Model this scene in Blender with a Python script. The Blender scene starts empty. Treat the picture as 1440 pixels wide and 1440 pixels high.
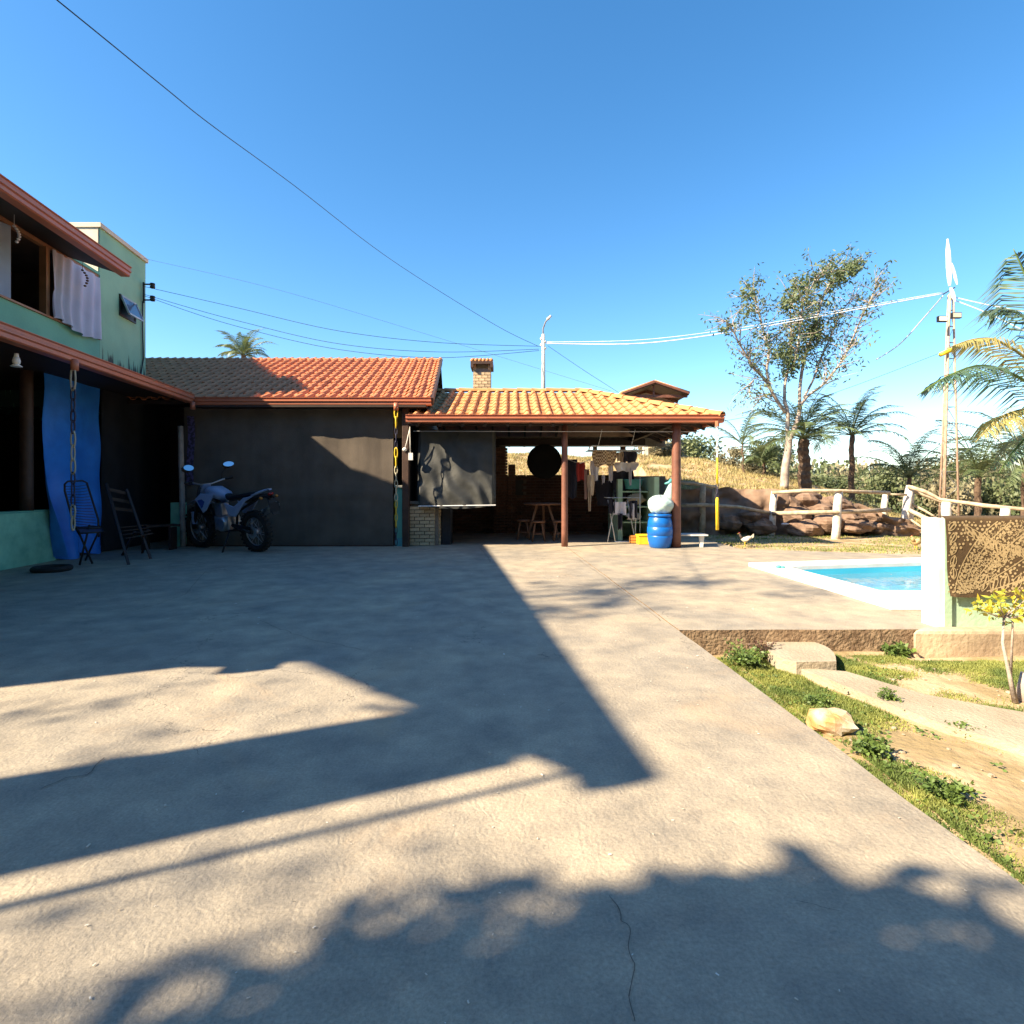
import bpy, math, random
from mathutils import Vector, Matrix, noise as mnoise
import bmesh
random.seed(7)
R=math.radians; PI=math.pi
sc=bpy.context.scene
# ---------------------------------------------------------------- camera, sky, sun
HC=1.15; F=800.0; HOR=686.0
cam=bpy.data.cameras.new('camera'); camo=bpy.data.objects.new('camera',cam); sc.collection.objects.link(camo)
camo.location=(0,0,HC); camo.rotation_euler=(R(90),0,0)
cam.sensor_width=36; cam.lens=36*F/1440; cam.shift_y=-(720-HOR)/1440; cam.clip_end=6000; cam.clip_start=.05
sc.camera=camo
SD=Vector((1,.45,-.846)).normalized()
el=math.asin(-SD.z)
w=bpy.data.worlds.new('World'); sc.world=w; w.use_nodes=True
nt=w.node_tree; nt.nodes.clear()
sky=nt.nodes.new('ShaderNodeTexSky'); sky.sky_type='NISHITA'; sky.sun_disc=False
sky.sun_elevation=el; sky.sun_rotation=math.atan2(-SD.x,-SD.y)
sky.air_density=1.0; sky.dust_density=.6; sky.ozone_density=1.6; sky.altitude=700
bg=nt.nodes.new('ShaderNodeBackground'); bg.inputs['Strength'].default_value=.092
hsv=nt.nodes.new('ShaderNodeHueSaturation'); hsv.inputs['Saturation'].default_value=1.3; hsv.inputs['Hue'].default_value=.496
wo=nt.nodes.new('ShaderNodeOutputWorld')
nt.links.new(sky.outputs[0],hsv.inputs['Color']); nt.links.new(hsv.outputs[0],bg.inputs[0]); nt.links.new(bg.outputs[0],wo.inputs[0])
sl=bpy.data.lights.new('sun','SUN'); sl.energy=5.0; sl.angle=R(.6); sl.color=(1,.825,.585)
so=bpy.data.objects.new('sun',sl); sc.collection.objects.link(so)
so.rotation_euler=SD.to_track_quat('-Z','Y').to_euler(); so.location=(-20,-15,20)
sc.view_settings.view_transform='Standard'; sc.view_settings.look='None'; sc.view_settings.gamma=1
sc.view_settings.use_curve_mapping=False; sc.view_settings.exposure=1.68
sc.render.engine='CYCLES'

# ---------------------------------------------------------------- helpers
def P(px,py,D): return Vector(((px-720)/F*D, D, HC-(py-HOR)/F*D))
def G(px,py,z=0.0):
    D=(HC-z)*F/(py-HOR); return Vector(((px-720)/F*D, D, z))
def L(a,y,z): return Vector((-a-.125*y, y, z))
def lerp(a,b,t): return a+(b-a)*t
def interp(x,pts):
    if x<=pts[0][0]: return pts[0][1]
    for (x0,y0),(x1,y1) in zip(pts,pts[1:]):
        if x<=x1: return y0+(y1-y0)*(x-x0)/(x1-x0)
    return pts[-1][1]
def nz(x,y,z=0,s=1): return mnoise.noise(Vector((x*s,y*s,z*s)))

class MB:
    def __init__(s): s.v=[]; s.f=[]; s.sm=False
    def face(s,pts):
        n=len(s.v); s.v+= [Vector(p) for p in pts]; s.f.append(tuple(range(n,n+len(pts)))); return s
    def hexa(s,p):   # 8 corners: bottom 4 ccw, top 4
        n=len(s.v); s.v+=[Vector(q) for q in p]
        for f in ((3,2,1,0),(4,5,6,7),(0,1,5,4),(1,2,6,5),(2,3,7,6),(3,0,4,7)): s.f.append(tuple(n+i for i in f))
        return s
    def box(s,a,b):
        (x0,y0,z0),(x1,y1,z1)=a,b
        return s.hexa([(x0,y0,z0),(x1,y0,z0),(x1,y1,z0),(x0,y1,z0),(x0,y0,z1),(x1,y0,z1),(x1,y1,z1),(x0,y1,z1)])
    def lbox(s,a0,a1,y0,y1,z0,z1):  # box in the sheared frame of the left house
        return s.hexa([L(a1,y0,z0),L(a0,y0,z0),L(a0,y1,z0),L(a1,y1,z0),L(a1,y0,z1),L(a0,y0,z1),L(a0,y1,z1),L(a1,y1,z1)])
    def bar(s,p,q,wx,wz=None,up=(0,0,1)):
        p=Vector(p);q=Vector(q); wz=wz or wx; d=(q-p).normalized(); u=Vector(up)
        if abs(d.dot(u))>.95: u=Vector((0,1,0))
        x=d.cross(u).normalized()*wx/2; z=x.cross(d).normalized()*wz/2
        return s.hexa([p-x-z,p+x-z,q+x-z,q-x-z,p-x+z,p+x+z,q+x+z,q-x+z])
    def tube(s,pts,r,n=8,cap=True):
        pts=[Vector(p) for p in pts]; m=len(pts)
        if not isinstance(r,(list,tuple)): r=[r]*m
        base=len(s.v); ref=None
        for i,p in enumerate(pts):
            d=(pts[min(i+1,m-1)]-pts[max(i-1,0)])
            if d.length<1e-9: d=Vector((0,0,1))
            d.normalize()
            if ref is None: ref=Vector((0,0,1)) if abs(d.z)<.9 else Vector((1,0,0))
            x=d.cross(ref); 
            if x.length<1e-5: x=d.cross(Vector((0,1,.3)))
            x.normalize(); y=d.cross(x).normalized(); ref=-y if False else x.cross(d)
            for k in range(n):
                a=2*PI*k/n; s.v.append(p+(x*math.cos(a)+y*math.sin(a))*r[i])
        for i in range(m-1):
            for k in range(n):
                k2=(k+1)%n
                s.f.append((base+i*n+k,base+i*n+k2,base+(i+1)*n+k2,base+(i+1)*n+k))
        if cap:
            s.f.append(tuple(base+k for k in reversed(range(n)))); s.f.append(tuple(base+(m-1)*n+k for k in range(n)))
        return s
    def lathe(s,c,prof,n=16,ax='z'):
        base=len(s.v); c=Vector(c)
        for (r,h) in prof:
            for k in range(n):
                a=2*PI*k/n
                if ax=='z': o=Vector((r*math.cos(a),r*math.sin(a),h))
                elif ax=='y': o=Vector((r*math.cos(a),h,r*math.sin(a)))
                else: o=Vector((h,r*math.cos(a),r*math.sin(a)))
                s.v.append(c+o)
        m=len(prof)
        for i in range(m-1):
            for k in range(n):
                k2=(k+1)%n; s.f.append((base+i*n+k,base+i*n+k2,base+(i+1)*n+k2,base+(i+1)*n+k))
        return s
    def torus(s,c,R_,r,ax='y',n=24,m=8):
        prof=[(R_+r*math.cos(2*PI*j/m), r*math.sin(2*PI*j/m)) for j in range(m+1)]
        return s.lathe(c,prof,n,ax)
    def ell(s,c,rad,n=12,m=8,jit=0,seed=0):
        base=len(s.v); c=Vector(c)
        for i in range(m+1):
            th=PI*i/m
            for k in range(n):
                a=2*PI*k/n; d=Vector((math.sin(th)*math.cos(a),math.sin(th)*math.sin(a),math.cos(th)))
                q=1+jit*mnoise.noise(d*1.7+Vector((seed*3.1,seed,0)))
                s.v.append(c+Vector((d.x*rad[0]*q,d.y*rad[1]*q,d.z*rad[2]*q)))
        for i in range(m):
            for k in range(n):
                k2=(k+1)%n; s.f.append((base+i*n+k,base+(i+1)*n+k,base+(i+1)*n+k2,base+i*n+k2))
        return s
    def prism(s,pts,off):
        n=len(s.v); m=len(pts); off=Vector(off); pts=[Vector(p) for p in pts]
        s.v+=pts+[p+off for p in pts]
        s.f.append(tuple(range(n,n+m))[::-1]); s.f.append(tuple(range(n+m,n+2*m)))
        for i in range(m): j=(i+1)%m; s.f.append((n+i,n+j,n+m+j,n+m+i))
        return s
    def grid(s,fn,nu,nv):
        base=len(s.v)
        for j in range(nv+1):
            for i in range(nu+1): s.v.append(Vector(fn(i/nu,j/nv)))
        for j in range(nv):
            for i in range(nu):
                a=base+j*(nu+1)+i; s.f.append((a,a+1,a+nu+2,a+nu+1))
        return s
    def merge(s,o,M=None):
        n=len(s.v); s.v+=[(M@v if M else v) for v in o.v]; s.f+=[tuple(n+i for i in f) for f in o.f]; return s

OFF={}
def link(o): sc.collection.objects.link(o); return o
def mkmesh(name,mb,m,off=Vector((0,0,0)),smooth=False):
    me=bpy.data.meshes.new(name); me.from_pydata([v-off for v in mb.v],[],mb.f)
    me.materials.append(m)
    if smooth: me.polygons.foreach_set('use_smooth',[True]*len(me.polygons))
    me.update(); return me
def part(name,mb,m,parent=None,smooth=False,bev=0,label=None):
    off=OFF.get(parent.name,Vector((0,0,0))) if parent else Vector((0,0,0))
    o=bpy.data.objects.new(name,mkmesh(name,mb,m,off,smooth)); link(o)
    if parent: o.parent=parent; OFF[o.name]=off
    if bev:
        b=o.modifiers.new('bevel','BEVEL'); b.width=bev; b.segments=2; b.limit_method='ANGLE'
    if label: o['label']=label
    return o
def thing(name,label,cat,loc=(0,0,0),group=None):
    o=bpy.data.objects.new(name,None); o.empty_display_size=.2; link(o); o.location=loc
    OFF[o.name]=Vector(loc); o['label']=label; o['category']=cat
    if group: o['group']=group
    return o
def single(name,mb,m,label,cat,group=None,smooth=False,bev=0,kind=None,loc=None):
    if loc is None:
        n=len(mb.v); loc=Vector((sum(v.x for v in mb.v)/n,sum(v.y for v in mb.v)/n,min(v.z for v in mb.v)))
    loc=Vector(loc)
    o=bpy.data.objects.new(name,mkmesh(name,mb,m,loc,smooth)); link(o); o.location=loc
    o['label']=label; o['category']=cat
    if group: o['group']=group
    if kind: o['kind']=kind
    if bev:
        b=o.modifiers.new('bevel','BEVEL'); b.width=bev; b.segments=2; b.limit_method='ANGLE'
    return o
def struct(name,mb,m,smooth=False,kind='structure'):
    o=bpy.data.objects.new(name,mkmesh(name,mb,m,Vector((0,0,0)),smooth)); link(o); o['kind']=kind; return o
def copies(name,me,parent,mats):
    """piece objects sharing one mesh, placed under parent by local matrices"""
    for M in mats:
        o=bpy.data.objects.new(name,me); link(o); o.parent=parent; o.matrix_local=M

# ---------------------------------------------------------------- materials
def S(r,g,b):
    f=lambda c:(c/255/12.92 if c/255<=.04045 else ((c/255+.055)/1.055)**2.4); return (f(r),f(g),f(b))
def mat(name,c,rough=.7,c2=None,scale=4,bump=0,bscale=60,rnd=0,metal=0,spec=.5,detail=4,trans=0,contrast=(.35,.65),coord='Object'):
    m=bpy.data.materials.new(name); m.use_nodes=True; t=m.node_tree; b=t.nodes['Principled BSDF']
    b.inputs['Roughness'].default_value=rough; b.inputs['Metallic'].default_value=metal
    b.inputs['Specular IOR Level'].default_value=spec
    tc=t.nodes.new('ShaderNodeTexCoord'); out=None
    c2=c2 or tuple(x*.75 for x in c)
    n=t.nodes.new('ShaderNodeTexNoise'); n.inputs['Scale'].default_value=scale; n.inputs['Detail'].default_value=detail
    t.links.new(tc.outputs[coord],n.inputs['Vector'])
    r=t.nodes.new('ShaderNodeValToRGB'); r.color_ramp.elements[0].position=contrast[0]; r.color_ramp.elements[1].position=contrast[1]
    r.color_ramp.elements[0].color=(*c2,1); r.color_ramp.elements[1].color=(*c,1)
    t.links.new(n.outputs['Fac'],r.inputs[0]); out=r.outputs[0]
    if rnd:
        oi=t.nodes.new('ShaderNodeObjectInfo'); h=t.nodes.new('ShaderNodeHueSaturation')
        mr=t.nodes.new('ShaderNodeMapRange'); mr.inputs['To Min'].default_value=1-rnd; mr.inputs['To Max'].default_value=1+rnd
        t.links.new(oi.outputs['Random'],mr.inputs['Value']); t.links.new(mr.outputs[0],h.inputs['Value']); t.links.new(out,h.inputs['Color']); out=h.outputs[0]
    t.links.new(out,b.inputs['Base Color'])
    if bump:
        n2=t.nodes.new('ShaderNodeTexNoise'); n2.inputs['Scale'].default_value=bscale; n2.inputs['Detail'].default_value=5
        t.links.new(tc.outputs[coord],n2.inputs['Vector'])
        bp=t.nodes.new('ShaderNodeBump'); bp.inputs['Strength'].default_value=bump; bp.inputs['Distance'].default_value=.02
        t.links.new(n2.outputs['Fac'],bp.inputs['Height']); t.links.new(bp.outputs[0],b.inputs['Normal'])
    if trans:
        tr=t.nodes.new('ShaderNodeBsdfTranslucent'); t.links.new(out,tr.inputs['Color'])
        mx=t.nodes.new('ShaderNodeMixShader'); mx.inputs[0].default_value=trans
        t.links.new(b.outputs[0],mx.inputs[1]); t.links.new(tr.outputs[0],mx.inputs[2])
        t.links.new(mx.outputs[0],t.nodes['Material Output'].inputs[0])
    return m
def concrete(name,ca,cb,cc,ridge=.5):
    m=bpy.data.materials.new(name); m.use_nodes=True; t=m.node_tree; b=t.nodes['Principled BSDF']
    N=t.nodes.new; Lk=t.links.new
    tc=N('ShaderNodeTexCoord')
    def noise(s,d=5,rg=.55,dist=0):
        n=N('ShaderNodeTexNoise'); n.inputs['Scale'].default_value=s; n.inputs['Detail'].default_value=d
        n.inputs['Roughness'].default_value=rg; n.inputs['Distortion'].default_value=dist
        Lk(tc.outputs['Object'],n.inputs['Vector']); return n
    def ramp(src,p0,p1,c0,c1):
        r=N('ShaderNodeValToRGB'); e=r.color_ramp.elements; e[0].position=p0; e[1].position=p1; e[0].color=(*c0,1); e[1].color=(*c1,1)
        Lk(src,r.inputs[0]); return r.outputs[0]
    def mix(a,b_,f,mode='MIX'):
        x=N('ShaderNodeMix'); x.data_type='RGBA'; x.blend_type=mode
        if isinstance(f,float): x.inputs[0].default_value=f
        else: Lk(f,x.inputs[0])
        Lk(a,x.inputs[6]); Lk(b_,x.inputs[7]); return x.outputs[2]
    big=ramp(noise(.55,6,.6,.6).outputs['Fac'],.38,.62,cb,ca)
    mid=ramp(noise(3.2,7,.65).outputs['Fac'],.3,.75,(.62,.63,.66),(1.22,1.18,1.12))
    col=mix(big,mid,1.0,'MULTIPLY')
    fine=ramp(noise(90,6,.75).outputs['Fac'],.3,.7,(.70,.70,.70),(1.22,1.22,1.22))
    col=mix(col,fine,1.0,'MULTIPLY')
    # dark stains and worn patches
    st=ramp(noise(1.7,8,.7,1.5).outputs['Fac'],.62,.74,(1,1,1),(0,0,0))
    dk=N('ShaderNodeRGB'); dk.outputs[0].default_value=(*cc,1)
    inv=N('ShaderNodeInvert'); Lk(st,inv.inputs['Color'])
    mm=N('ShaderNodeMath'); mm.operation='MULTIPLY'; mm.inputs[1].default_value=.75; Lk(inv.outputs[0],mm.inputs[0])
    col=mix(col,dk.outputs[0],mm.outputs[0])
    br=ramp(noise(1.1,6,.65,1.0).outputs['Fac'],.56,.72,(0,0,0),(.5,.5,.5))
    rb=N('ShaderNodeRGB'); rb.outputs[0].default_value=(.38,.28,.18,1); col=mix(col,rb.outputs[0],br)
    # hair cracks
    vo=N('ShaderNodeTexVoronoi'); vo.feature='DISTANCE_TO_EDGE'; vo.inputs['Scale'].default_value=.42
    dn=noise(2.5,6,.6); ad=N('ShaderNodeVectorMath'); ad.operation='MULTIPLY_ADD'; ad.inputs[1].default_value=(.9,.9,.9)
    Lk(dn.outputs['Color'],ad.inputs[0]); Lk(tc.outputs['Object'],ad.inputs[2]); Lk(ad.outputs[0],vo.inputs['Vector'])
    cm=N('ShaderNodeMath'); cm.operation='LESS_THAN'; cm.inputs[1].default_value=.0016; Lk(vo.outputs['Distance'],cm.inputs[0])
    gate=N('ShaderNodeMath'); gate.operation='GREATER_THAN'; gate.inputs[1].default_value=.52; Lk(noise(.8,2).outputs['Fac'],gate.inputs[0])
    cg=N('ShaderNodeMath'); cg.operation='MULTIPLY'; Lk(cm.outputs[0],cg.inputs[0]); Lk(gate.outputs[0],cg.inputs[1])
    cg2=N('ShaderNodeMath'); cg2.operation='MULTIPLY'; cg2.inputs[1].default_value=.6; Lk(cg.outputs[0],cg2.inputs[0])
    k=N('ShaderNodeRGB'); k.outputs[0].default_value=(.05,.045,.04,1)
    col=mix(col,k.outputs[0],cg2.outputs[0])
    Lk(col,b.inputs['Base Color']); b.inputs['Roughness'].default_value=.78; b.inputs['Specular IOR Level'].default_value=.35
    # trowelled relief: short curved ridges plus grain
    wv=N('ShaderNodeTexWave'); wv.inputs['Scale'].default_value=6; wv.inputs['Distortion'].default_value=22; wv.inputs['Detail'].default_value=4; wv.inputs['Detail Scale'].default_value=1.3
    Lk(tc.outputs['Object'],wv.inputs['Vector'])
    a=N('ShaderNodeMath'); a.operation='MULTIPLY_ADD'; a.inputs[1].default_value=.13
    g1=noise(45,5,.7); Lk(wv.outputs['Fac'],a.inputs[0]); Lk(g1.outputs['Fac'],a.inputs[2])
    a2=N('ShaderNodeMath'); a2.operation='MULTIPLY_ADD'; a2.inputs[1].default_value=2.2
    Lk(noise(5,4,.5).outputs['Fac'],a2.inputs[0]); Lk(a.outputs[0],a2.inputs[2])
    bp=N('ShaderNodeBump'); bp.inputs['Strength'].default_value=ridge; bp.inputs['Distance'].default_value=.008
    Lk(a2.outputs[0],bp.inputs['Height']); Lk(bp.outputs[0],b.inputs['Normal'])
    return m
M={}
M['conc']=concrete('yard_concrete',(.42,.36,.27),(.315,.285,.235),(.15,.13,.11),.62)
M['terrace']=concrete('terrace_concrete',(.56,.46,.33),(.46,.39,.295),(.27,.20,.15),.35)
M['path']=mat('path_cement',(.40,.34,.25),.85,(.29,.24,.17),2.2,.5,40)
M['step_side']=mat('rough_step',(.30,.21,.13),.95,(.15,.095,.055),14,1.0,40)
M['green']=mat('green_paint',(.16,.47,.34),.75,(.13,.39,.29),2,.15,30)
M['greenlow']=mat('green_plaster',(.28,.64,.45),.8,(.20,.50,.34),5,.35,20)
M['green_pale']=mat('pale_green_paint',(.42,.60,.42),.8,(.36,.50,.35),4,.2,30)
M['white_paint']=mat('white_paint',(.80,.79,.76),.6,(.72,.70,.66),5,.1,30)
M['cream']=mat('cream_paint',(.66,.62,.48),.8,(.56,.52,.40),3)
M['gutter']=mat('painted_gutter',(.46,.16,.085),.42,(.40,.13,.07),3,.03,20)
M['tile']=mat('clay_tile',(.60,.245,.12),.85,(.48,.185,.09),3,.15,60,rnd=.11,spec=.15,coord='Object')
M['tile2']=mat('weathered_clay_tile',(.58,.29,.125),.85,(.48,.215,.09),4,.15,60,rnd=.12,spec=.15)
M['wood_dark']=mat('dark_wood',(.07,.035,.022),.6,(.045,.022,.015),6,.2,40)
M['wood_red']=mat('red_brown_wood',(.21,.085,.055),.55,(.15,.06,.04),8,.2,50)
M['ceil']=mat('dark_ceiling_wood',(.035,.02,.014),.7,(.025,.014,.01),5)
M['black']=mat('black_plastic',(.012,.012,.014),.5,(.008,.008,.009),5)
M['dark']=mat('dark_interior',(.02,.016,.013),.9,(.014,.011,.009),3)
M['mesh']=mat('brown_shade_mesh',(.13,.105,.082),.95,(.095,.077,.06),2.2,.3,90)
M['tarp_blk']=mat('grey_black_tarp',(.05,.052,.05),.6,(.034,.036,.034),5,.3,12)
M['tarp_dark']=mat('black_cloth',(.018,.018,.022),.7,(.012,.012,.015),5)
M['tarp_blue']=mat('blue_tarp',(.035,.27,.88),.5,(.025,.20,.72),3,.3,14)
M['tan']=mat('tan_window_frame',(.36,.20,.11),.6,(.28,.15,.08),5)
M['curtain']=mat('white_curtain',(.60,.66,.82),.85,(.52,.58,.74),3,.1,30,trans=.2)
M['curtain2']=mat('sheer_blue_curtain',(.42,.55,.72),.85,(.35,.47,.64),3,trans=.25)
M['steel']=mat('grey_steel',(.45,.45,.46),.45,(.33,.33,.34),8,metal=.6)
M['white_metal']=mat('white_metal',(.72,.72,.72),.4,(.62,.62,.62),8)
M['conc_pole']=mat('pale_concrete_pole',(.52,.52,.48),.8,(.42,.42,.38),5)
M['cable']=mat('black_cable',(.03,.035,.04),.6)
M['cable_w']=mat('white_cable',(.75,.77,.8),.5)
M['brick']=mat('yellow_brick',(.60,.46,.28),.85,(.44,.31,.18),14,.4,60,rnd=.22)
M['brick_red']=mat('brown_brick',(.15,.075,.05),.85,(.09,.045,.03),14,.4,60,rnd=.25)
M['mortar']=mat('mortar',(.24,.21,.17),.95,(.18,.15,.12),20)
M['blue_drum']=mat('blue_drum_plastic',(.006,.13,.50),.35,(.006,.11,.43),4)
M['bag']=mat('pale_plastic_bag',(.46,.60,.60),.3,(.34,.48,.48),9,.9,12)
M['yellow']=mat('yellow_paint',(.78,.56,.03),.5,(.66,.45,.02),9)
M['link_dark']=mat('dark_blue_chain',(.03,.03,.07),.5)
M['link_pale']=mat('pale_chain',(.50,.46,.33),.6)
M['water']=None
M['pool']=mat('pool_liner',(.10,.62,.82),.4,(.07,.54,.77),1.2)
M['rug_d']=mat('brown_rug',(.10,.062,.028),.95,(.08,.05,.023),30,.5,200)
M['rug_l']=mat('tan_rug_print',(.46,.35,.19),.95,(.39,.29,.15),30,.4,200)
M['fence']=mat('weathered_rail_wood',(.52,.42,.30),.85,(.34,.26,.18),9,.4,30)
M['pale_post']=mat('pale_post_wood',(.78,.74,.68),.85,(.55,.48,.40),9,.4,25)
M['rock']=mat('reddish_rock',(.25,.165,.115),.92,(.11,.07,.05),5,1.0,14)
M['stone_y']=mat('ochre_quartz_stone',(.52,.47,.38),.7,(.46,.24,.09),5,.5,14,contrast=(.40,.60))
M['bark_white']=mat('pale_bark',(.46,.39,.33),.85,(.26,.21,.18),5,.4,25)
M['bark']=mat('brown_bark',(.15,.10,.065),.9,(.08,.05,.035),12,.8,25)
M['leaf_e']=mat('grey_green_leaves',(.16,.20,.08),.6,(.06,.10,.045),2.2,trans=.25)
M['leaf_p']=mat('palm_leaflets',(.16,.21,.085),.5,(.07,.11,.045),3,trans=.2)
M['leaf_c']=mat('coconut_leaflets',(.09,.15,.085),.4,(.04,.08,.05),3,trans=.15)
M['leaf_y']=mat('yellowed_palm_leaflets',(.42,.34,.11),.6,(.20,.20,.07),4,trans=.25)
M['leaf_b']=mat('bush_leaves',(.18,.21,.09),.6,(.07,.10,.045),.9,trans=.2)
M['leaf_b2']=mat('dry_scrub_leaves',(.36,.31,.19),.7,(.16,.16,.09),.8,trans=.2)
M['leaf_cro']=mat('croton_leaves',(.66,.52,.05),.45,(.22,.30,.04),14,trans=.2)
M['leaf_g']=mat('weed_leaves',(.16,.24,.05),.55,(.07,.12,.03),6,trans=.2)
M['leaf_r']=mat('dark_red_weed_leaves',(.10,.05,.035),.6,(.06,.03,.02),6)
M['grass']=mat('short_grass',(.31,.33,.085),.7,(.12,.17,.04),3.0,trans=.25,contrast=(.4,.6))
M['grass_dry']=mat('dry_grass',(.46,.37,.17),.8,(.30,.26,.11),1.6,trans=.2)
M['hill']=mat('hill_woods',(.16,.19,.13),.95,(.10,.135,.10),.02,coord='Object')
M['wood_t']=mat('table_wood',(.26,.12,.06),.55,(.19,.085,.04),6)
M['red_cloth']=mat('red_cloth',(.42,.04,.03),.9)
M['white_cloth']=mat('white_cloth',(.68,.64,.66),.9,(.60,.56,.58),8,.2,30)
M['beige_cloth']=mat('beige_cloth',(.55,.44,.32),.9,(.46,.36,.25),8)
M['dark_cloth']=mat('navy_cloth',(.02,.02,.035),.9)
M['plaid']=None
M['bike_w']=mat('white_blue_plastic',(.36,.44,.62),.3,(.32,.40,.56),3)
M['bike_b']=mat('blue_plastic',(.02,.06,.25),.3,(.018,.05,.2),3)
M['rubber']=mat('tyre_rubber',(.02,.02,.02),.85,(.012,.012,.012),30,.5,60)
M['chrome']=mat('mirror_chrome',(.8,.82,.85),.08,(.8,.82,.85),3,metal=1)
M['alu']=mat('dull_aluminium',(.5,.5,.52),.35,(.4,.4,.42),8,metal=.8)
M['teal']=mat('teal_plastic',(.10,.40,.42),.5)
M['hen_w']=mat('white_feathers',(.65,.60,.52),.9,(.50,.44,.36),20,.4,80)
M['hen_y']=mat('buff_feathers',(.62,.45,.22),.9,(.45,.30,.14),20,.4,80)
M['hen_r']=mat('red_comb',(.5,.03,.02),.6)
M['hen_b']=mat('dark_feathers',(.06,.045,.04),.9)
M['litter']=mat('pale_litter',(.7,.69,.64),.8,(.45,.38,.28),8)
def soil():
    m=mat('earth_ground',(.46,.33,.20),.95,(.27,.20,.10),2.2,.8,22,contrast=(.42,.6),detail=8); return m
M['soil']=soil()
M['bank']=mat('red_earth_bank',(.27,.18,.125),.95,(.13,.085,.06),2.2,1.0,9,detail=8)
# water: clear surface over the painted basin
def water():
    m=bpy.data.materials.new('pool_water'); m.use_nodes=True; t=m.node_tree; b=t.nodes['Principled BSDF']
    b.inputs['Base Color'].default_value=(.55,.9,.97,1); b.inputs['Roughness'].default_value=.03; b.inputs['Transmission Weight'].default_value=.85; b.inputs['IOR'].default_value=1.33
    n=t.nodes.new('ShaderNodeTexNoise'); n.inputs['Scale'].default_value=6; n.inputs['Detail'].default_value=3
    tc=t.nodes.new('ShaderNodeTexCoord'); mp=t.nodes.new('ShaderNodeMapping'); mp.inputs['Scale'].default_value=(1,.4,1)
    t.links.new(tc.outputs['Object'],mp.inputs[0]); t.links.new(mp.outputs[0],n.inputs['Vector'])
    bp=t.nodes.new('ShaderNodeBump'); bp.inputs['Strength'].default_value=.35; bp.inputs['Distance'].default_value=.03
    t.links.new(n.outputs['Fac'],bp.inputs['Height']); t.links.new(bp.outputs[0],b.inputs['Normal']); return m
M['water']=water()
def glass():
    m=bpy.data.materials.new('window_glass'); m.use_nodes=True; b=m.node_tree.nodes['Principled BSDF']
    b.inputs['Base Color'].default_value=(.10,.16,.24,1); b.inputs['Roughness'].default_value=.06; b.inputs['Specular IOR Level'].default_value=.9; return m
M['glass']=glass()
def plaid():
    m=bpy.data.materials.new('checked_cloth'); m.use_nodes=True; t=m.node_tree; b=t.nodes['Principled BSDF']; b.inputs['Roughness'].default_value=.95
    tc=t.nodes.new('ShaderNodeTexCoord'); v=t.nodes.new('ShaderNodeTexChecker'); v.inputs['Scale'].default_value=28
    v.inputs['Color1'].default_value=(.60,.46,.30,1); v.inputs['Color2'].default_value=(.16,.09,.05,1)
    t.links.new(tc.outputs['Object'],v.inputs['Vector']); t.links.new(v.outputs[0],b.inputs['Base Color']); return m
M['plaid']=plaid()
def stained_green():
    # green paint with dark run marks of mould low on the upper wall (fixed to the wall, below z=3.25)
    m=mat('mouldy_green_paint',(.26,.52,.35),.75,(.21,.44,.30),2,.15,30); t=m.node_tree; b=t.nodes['Principled BSDF']
    src=b.inputs['Base Color'].links[0].from_socket
    tc=t.nodes.new('ShaderNodeTexCoord'); mp=t.nodes.new('ShaderNodeMapping'); mp.inputs['Scale'].default_value=(14,14,1.6)
    n=t.nodes.new('ShaderNodeTexNoise'); n.inputs['Scale'].default_value=1; n.inputs['Detail'].default_value=5
    t.links.new(tc.outputs['Object'],mp.inputs[0]); t.links.new(mp.outputs[0],n.inputs['Vector'])
    sp=t.nodes.new('ShaderNodeSeparateXYZ'); t.links.new(tc.outputs['Object'],sp.inputs[0])
    mr=t.nodes.new('ShaderNodeMapRange'); mr.inputs['From Min'].default_value=4.05; mr.inputs['From Max'].default_value=3.35; mr.inputs['To Min'].default_value=-.35; mr.inputs['To Max'].default_value=.22
    t.links.new(sp.outputs['Z'],mr.inputs['Value'])
    a=t.nodes.new('ShaderNodeMath'); a.operation='ADD'; t.links.new(n.outputs['Fac'],a.inputs[0]); t.links.new(mr.outputs[0],a.inputs[1])
    r=t.nodes.new('ShaderNodeValToRGB'); r.color_ramp.elements[0].position=.56; r.color_ramp.elements[1].position=.66; t.links.new(a.outputs[0],r.inputs[0])
    x=t.nodes.new('ShaderNodeMix'); x.data_type='RGBA'; t.links.new(r.outputs[0],x.inputs[0]); t.links.new(src,x.inputs[6]); x.inputs[7].default_value=(.03,.06,.05,1)
    t.links.new(x.outputs[2],b.inputs['Base Color']); return m
M['green_m']=stained_green()
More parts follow.
